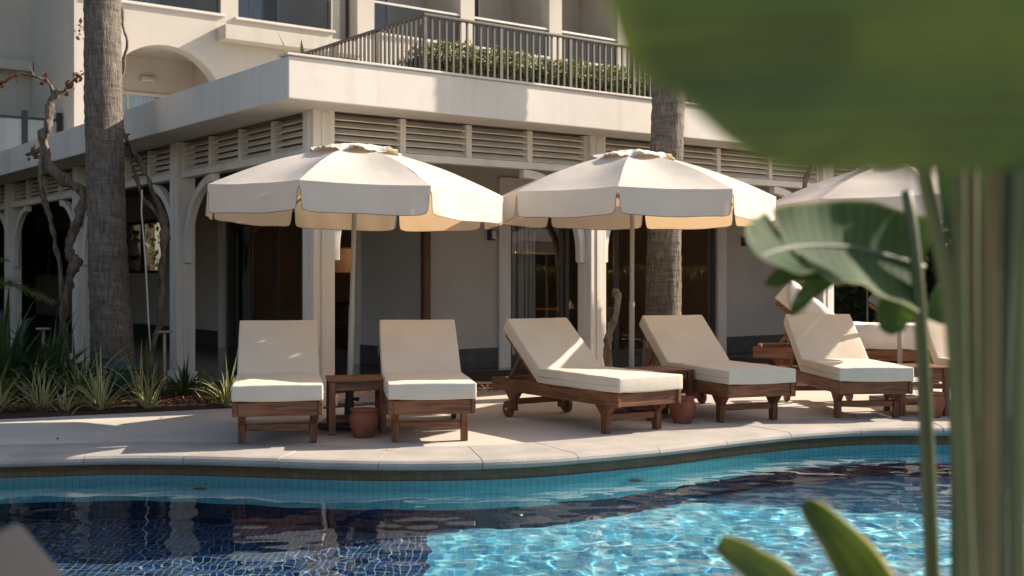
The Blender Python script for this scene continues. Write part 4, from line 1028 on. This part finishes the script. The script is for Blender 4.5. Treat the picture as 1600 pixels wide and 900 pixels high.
# feathery palm reaching in from the left
DP=thing('dwarf_palm','feathery yellow green palm frond reaching in at the left edge','palm',(-5.95,12.0,0),0)
mb=MB(); mb.tube([(0,0,0),(.02,0,.5),(0,0,1.0)],[.12,.10,.08],14,jitter=.2); obj('trunk',mb,M['palm'],DP,smooth=True)
def frond(pts,L,seed):
    rs=random.Random(seed); fr=MB(); P=[Vector(p) for p in pts]; Q=[]
    for a,b in zip(P,P[1:]):
        for i in range(8): Q.append(a.lerp(b,i/8))
    Q.append(P[-1])
    for _ in range(3): Q=[Q[0]]+[(Q[i-1]+2*Q[i]+Q[i+1])/4 for i in range(1,len(Q)-1)]+[Q[-1]]
    m=len(Q); fr.tube(Q,[.012*(1-.8*i/m)+.002 for i in range(m)],6)
    for i in range(3,m):
        d=(Q[i]-Q[i-1]).normalized(); s=d.cross(Vector((0,0,1))).normalized()
        for sg in (-1,1):
            for h in range(5):
                b=Q[i-1].lerp(Q[i],h/5); ll=L*(.5+.5*math.sin(PI*min(1,.15+i/m)))*rs.uniform(.7,1.1)
                ribbon(fr,b,d*1.2+s*sg*rs.uniform(.3,.9)+Vector((0,0,rs.uniform(-.25,.6))),ll,.015,.6,4)
    return fr
obj('frond',frond([(0,0,1.0),(.4,-.1,1.22),(.9,-.2,1.22),(1.32,-.25,1.04)],.33,1),M['fern'],DP)
obj('frond',frond([(0,0,1.0),(.3,-.2,1.35),(.65,-.35,1.48),(.95,-.45,1.45)],.22,2),M['fern'],DP)
obj('frond',frond([(0,0,1.0),(-.4,.1,1.4),(-.9,.2,1.5),(-1.4,.3,1.2)],.26,3),M['fern'],DP)
# path lights, tub
def plight(lab,x,y,h):
    t=thing('path_light',lab,'lamp',(x,y,.04),.5,'path lights in the bed')
    mb=MB(); mb.tube([(0,0,0),(0,0,h)],.018,10); obj('post',mb,M['polemetal'],t)
    mb=MB(); mb.lathe([(.02,0),(.085,.008),(.09,.022),(.08,.03),(.01,.034)],24,(0,0,h)); obj('cap',mb,M['polemetal'],t)
q=W(257,515,12.9); plight('slim path light with flat cap beside the second column',q.x,12.9,.62)
q=W(68,508,13.6); plight('slim path light with flat cap among the dark leaves at left',q.x,13.6,.62)
mb=MB(); mb.lathe([(.16,0),(.18,.03),(.17,.30),(.19,.31),(.19,.34),(.12,.37),(.01,.38)],28); o=obj('green_tub',mb,M['drum'],smooth=True,bevel=.004); q=W(196,600,12.0); o.location=(q.x,12.0,.03); tag(o,'dark green plastic tub at the foot of the thick palm','tub')
# plant on the roof corner
t=thing('roof_plant','two small broad leaves peeping over the pavilion fascia at left','plant',PL(.5,1.2,3.2),RZ)
for k,(a,L,lean,mt) in enumerate(((2.6,.80,.35,'leaf_hedge'),(1.2,.74,.30,'leaf_hedge'),(4.2,.4,.7,'leaf_dark'))):
    mb=MB(); ribbon(mb,(0,0,0),(math.cos(a)*lean,math.sin(a)*lean,1),L,.16,.2); obj('leaf',mb,M[mt],t,smooth=True)

# ------------------------------------------------------------------ distant trees round the garden
def tree(label,x,y,h,r,seed,dens=2600,group='garden trees beyond the pavilion'):
    rs=random.Random(seed); t=thing('garden_tree',label,'tree',(x,y,0),0,group)
    mb=MB(); mb.tube([(0,0,-.05),(.1,.05,h*.3),(.0,.1,h*.6)],[.22,.17,.10],12,jitter=.2)
    cl=[]
    for i in range(16):
        a=rs.random()*2*PI; rr=r*math.sqrt(rs.random())*.75; z=h*rs.uniform(.32,.92); cl.append((Vector((math.cos(a)*rr,math.sin(a)*rr,z)),r*rs.uniform(.28,.5)))
    for c,_ in cl[:8]: mb.tube([(0,.05,h*.35),c*.6+Vector((0,0,h*.18)),c],[.08,.05,.02],7)
    obj('trunk',mb,M['bark'],t,smooth=True)
    lf=MB(); pts=[];nr=[]
    for c,q in cl:
        for _ in range(dens//16):
            v=Vector((rs.gauss(0,1),rs.gauss(0,1),rs.gauss(0,1))).normalized(); k=q*rs.uniform(.65,1.08)
            pts.append(c+Vector((v.x*k,v.y*k,v.z*k*.8))); nr.append(v)
    leafquads(lf,pts,nr,.30,.6,.6); obj('crown',lf,M['leaf_tree'],t)
TR=[(10.5,31,6.5,3.2,'tall dark tree standing on the lawn behind the far parasol'),(15.5,29,7,3.4,'dark tree to the right behind the foreground stalks'),(19,23,6.5,3.2,'dark tree at the right beyond the grey lounger'),
    (24,15,6,3.2,'garden tree right of the pool, mirrored in the doors'),(24,8,5.5,3.,'garden tree right of the near deck, mirrored in the doors'),(-17,27,8,3.8,'dark tree at far left beyond the pavilion, mirrored in the left doors'),(-17,19,7.5,3.6,'dark tree at left beyond the planting bed, mirrored in the left doors'),(-15,11,6.5,3.3,'dark tree left of the pool, mirrored in the left windows')]
for i,(x,y,h,r,l) in enumerate(TR): tree(l,x,y,h,r,60+i)
hedge('garden_hedge','long dark garden hedge at the back right beyond the lawn',(7.5,33.5,-.03),-.25,22,1.6,3.0,.22,60,M['leaf_tree'])

hedge('shrub_row','low sunny green shrubs right of the terrace, mirrored in the doors',(15,11,-.03),PI/2,10,1.4,1.5,.16,110,M['leaf_hedge'])
hedge('garden_hedge','tall dark garden hedge far right of the pool, mirrored in the doors',(21,-8,-.03),PI/2-.03,44,2.0,4.6,.30,26,M['leaf_tree'])
hedge('garden_hedge','tall dark garden hedge far left of the pool, mirrored in the windows',(-14,40,-.03),-PI/2-.03,48,2.0,4.4,.30,26,M['leaf_tree'])
# ------------------------------------------------------------------ foreground broad leaved plants
def spine(pts,n=24):
    P=[Vector(p) for p in pts]; Q=[]
    m=len(P)-1
    for i in range(n+1):
        s=i/n*m; k=min(int(s),m-1); u=s-k
        p0=P[max(k-1,0)];p1=P[k];p2=P[k+1];p3=P[min(k+2,m)]
        Q.append(.5*((2*p1)+(-p0+p2)*u+(2*p0-5*p1+4*p2-p3)*u*u+(-p0+3*p1-3*p2+p3)*u**3))
    return Q
def blade(pts,wl,wr,face,fold=.12,n=28,m=8,wav=.012,tears=()):
    # midrib spine; half widths wl(s), wr(s) to the left / right; face = direction the blade looks
    Q=spine(pts,n); mb=MB(); face=Vector(face).normalized()
    for sg,wf in ((-1,wl),(1,wr)):
        def fn(a,s):
            i=min(int(round(s*n)),n); p=Q[i]; d=(Q[min(i+1,n)]-Q[max(i-1,0)]).normalized(); sd=d.cross(face).normalized(); nn=sd.cross(d).normalized()
            ww=wf(s)
            for t0,tw,td in tears:
                if abs(s-t0)<tw: ww*=1-td*(1-abs(s-t0)/tw)
            q=p+sd*sg*ww*a+nn*(fold*ww*a*a+wav*math.sin(s*21+sg)*a)
            return q
        n0=len(mb.v); mb.grid(fn,m,n)
        for k in range(n0,len(mb.v)):
            u,v=mb.uv[k]; mb.uv[k]=(.5+sg*u*.5,v)
    return mb
FG=thing('bird_of_paradise','tall blurred broad leaved plant with thick green stalks at the right edge','plant',(.52,1.25,0),0)
o0=Vector((.52,1.25,0))
def R(x,y,d): return W(x,y,d)-o0
def stalk(pts,wpx,mt='stem',name='stalk'):
    P=spine([R(*p) for p in pts],20); d=pts[len(pts)//2][2]
    mb=MB(); mb.tube(P,[wpx/2/F*d*(1.08-.16*i/20) for i in range(21)],14); return obj(name,mb,M[mt],FG,smooth=True)
stalk([(1530,2000,1.5),(1506,1300,1.5),(1509,900,1.5),(1499,600,1.5),(1496,240,1.5),(1490,-80,1.5)],25)
stalk([(1552,2000,1.56),(1530,1300,1.56),(1524,900,1.56),(1522,560,1.56),(1520,200,1.56),(1526,-120,1.56)],11,'stem_brown')
stalk([(1570,2400,1.3),(1548,1300,1.3),(1547,900,1.3),(1548,600,1.25),(1552,250,1.1),(1568,60,.82)],23,'stem_brown')
stalk([(1600,2000,1.6),(1580,1300,1.6),(1570,900,1.6),(1573,600,1.6),(1588,250,1.6),(1606,-80,1.6)],11,'stem_blue')
stalk([(1640,2000,1.45),(1616,1300,1.45),(1594,900,1.45),(1592,600,1.45),(1603,250,1.45),(1622,-80,1.45)],22,'stem')
stalk([(1560,2300,1.5),(1520,1200,1.5),(1497,620,1.5),(1478,430,1.5),(1450,300,1.5),(1436,230,1.5),(1420,150,1.5)],26)
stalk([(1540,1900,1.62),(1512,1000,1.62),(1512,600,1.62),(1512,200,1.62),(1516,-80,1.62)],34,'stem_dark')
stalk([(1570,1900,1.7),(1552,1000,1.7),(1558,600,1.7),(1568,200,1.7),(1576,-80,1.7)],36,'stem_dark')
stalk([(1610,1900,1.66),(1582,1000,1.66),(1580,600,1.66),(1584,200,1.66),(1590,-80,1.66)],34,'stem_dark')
# large leaf at the top: broad rounded base
def wbase(w,p=.5): return lambda s: w*min(1,(max(s,0)/.42))**p*(1-max(0,s-.75)/.25*.9 if s>.75 else 1)
lf=blade([R(1556,271,.80),R(1562,120,.79),R(1566,0,.78),R(1568,-160,.78),R(1560,-380,.80),R(1540,-560,.86)],wbase(.278,.235),wbase(.12,.5),(0.15,-1,-.05),.05,40,10,.006)
obj('leaf',lf,M['leaf_big'],FG,smooth=True)
# further leaves of the same plant above and to the right, outside the picture, that shade it
for pts,wd in (([R(1760,300,1.0),R(1800,50,1.0),R(1830,-300,1.05),R(1800,-650,1.15)],.20),([R(1700,200,1.35),R(1690,-80,1.35),R(1640,-350,1.4),R(1560,-600,1.45)],.20),([R(1900,300,1.2),R(1990,0,1.2),R(2060,-330,1.2),R(2080,-600,1.2)],.22)):
    obj('leaf',blade(pts,wbase(wd,.6),wbase(wd,.6),(.7,-.55,.2),.1,24,6),M['leaf_big'],FG,smooth=True)
for pts,wd in (([R(1612,780,1.6),R(1640,690,1.62),R(1630,600,1.65),R(1590,520,1.7)],.05),([R(1640,600,2.0),R(1600,420,2.0),R(1560,330,2.05),R(1470,250,2.1)],.09)):
    obj('leaf',blade(pts,wbase(wd,.6),wbase(wd,.6),(-.4,-1,.2),.2,24,6),M['leaf_dark'],FG,smooth=True)
obj('leaf',blade([R(1538,1500,1.95),R(1534,1000,1.95),R(1530,640,1.95),R(1528,420,1.95),R(1530,230,1.95)],lambda s:.05*math.sin(PI*min(1,.1+s*.9))**.5,lambda s:.055*math.sin(PI*min(1,.1+s*.9))**.5,(-.2,-1,.1),.15,24,6),M['leaf_dark'],FG,smooth=True)
# second plant, a little farther: arching leaf with torn edge
F2=thing('bird_of_paradise','slender broad leaved plant with a torn arching leaf, left of the thick stalks','plant',(.78,2.1,0),0)
o0=Vector((.78,2.1,0))
P=spine([R(1475,1700,2.1),R(1464,1100,2.1),R(1456,880,2.1),R(1446,640,2.1),R(1436,470,2.1),R(1424,350,2.12),R(1416,300,2.14)],30)
mb=MB(); mb.tube(P,[.0155-.006*i/30 for i in range(31)],14); obj('stalk',mb,M['stem'],F2,smooth=True)
pts=[R(1444,418,2.14),R(1395,402,2.12),R(1325,386,2.08),R(1255,384,2.02),R(1210,392,1.96),R(1186,402,1.92)]
lf=blade(pts,lambda s:.104*min(1,(s/.10)+.22)**.6*(1-.50*s-max(0,s-.85)*1.6),lambda s:.088*min(1,(s/.12)+.35)**.6*(1-max(0,s-.3)*.55-max(0,s-.85)*1.4),(-.12,-.93,.35),.22,120,8,.004,[(.70,.012,.8),(.84,.008,.35)])
rb=MB(); rb.tube(spine(pts,24),[.006*(1-.8*i/24) for i in range(25)],8); obj('midrib',rb,M['stem_blue'],F2,smooth=True)
obj('leaf',lf,M['leaf_mid'],F2,smooth=True)
for pts,w1 in (([R(1330,420,2.1),R(1290,418,2.07),R(1240,425,2.04),R(1196,446,2.0)],.024),([R(1340,430,2.12),R(1300,430,2.1),R(1265,455,2.08),R(1235,492,2.05)],.020),
     ([R(1425,455,2.14),R(1410,475,2.14),R(1398,500,2.14),R(1404,520,2.14)],.040),([R(1452,470,2.14),R(1470,480,2.14),R(1490,500,2.14)],.035)):
    obj('leaf',blade(pts,lambda s,w1=w1:w1*(1-s**4*.8),lambda s,w1=w1:w1*(1-s**4*.8),(-.1,-1,.25),.2,16,4,.004),M['leaf_mid'],F2,smooth=True)
# third plant low in front: folded leaf tips
F3=thing('young_leaves','two folded young leaf tips rising over the water at the bottom right','plant',(.62,1.75,0),0)
o0=Vector((.62,1.75,0))
obj('leaf',blade([R(1560,1500,1.8),R(1440,1120,1.8),R(1352,930,1.8),R(1292,835,1.8),R(1254,786,1.8)],lambda s:.036*(1-.75*s**2.5),lambda s:.066*(1-.84*s**2.0),(.1,-1,.3),.35,30,6,.003),M['leaf_tip'],F3,smooth=True)
obj('leaf',blade([R(1420,1500,1.7),R(1330,1130,1.7),R(1235,940,1.7),R(1172,880,1.7),R(1122,848,1.7)],lambda s:.032*(1-.6*s**3),lambda s:.034*(1-.6*s**3),(-.1,-1,.3),.25,30,6,.003),M['leaf_tip'],F3,smooth=True)
blk=blade([Vector((1.55,2.42,1.2))-o0,Vector((1.56,2.42,1.6))-o0,Vector((1.58,2.43,2.0))-o0,Vector((1.55,2.45,2.4))-o0],wbase(.26,.5),wbase(.24,.5),(.8,.1,.5),.1,24,6)  # unseen leaf added at right to keep the sun off the torn leaf
obj('leaf',blk,M['leaf_mid'],F2,smooth=True)
mb=MB(); mb.tube(spine([Vector((1.0,2.2,0))-o0,Vector((1.35,2.38,.7))-o0,Vector((1.55,2.42,1.25))-o0],12),.012,8); obj('stalk',mb,M['stem'],F2,smooth=True)
# bed for the foreground plants
mb=MB(); mb.box(.28,2.6,.55,2.9,.0,.03); struct(obj('near_planting_bed',mb,M['soil']))
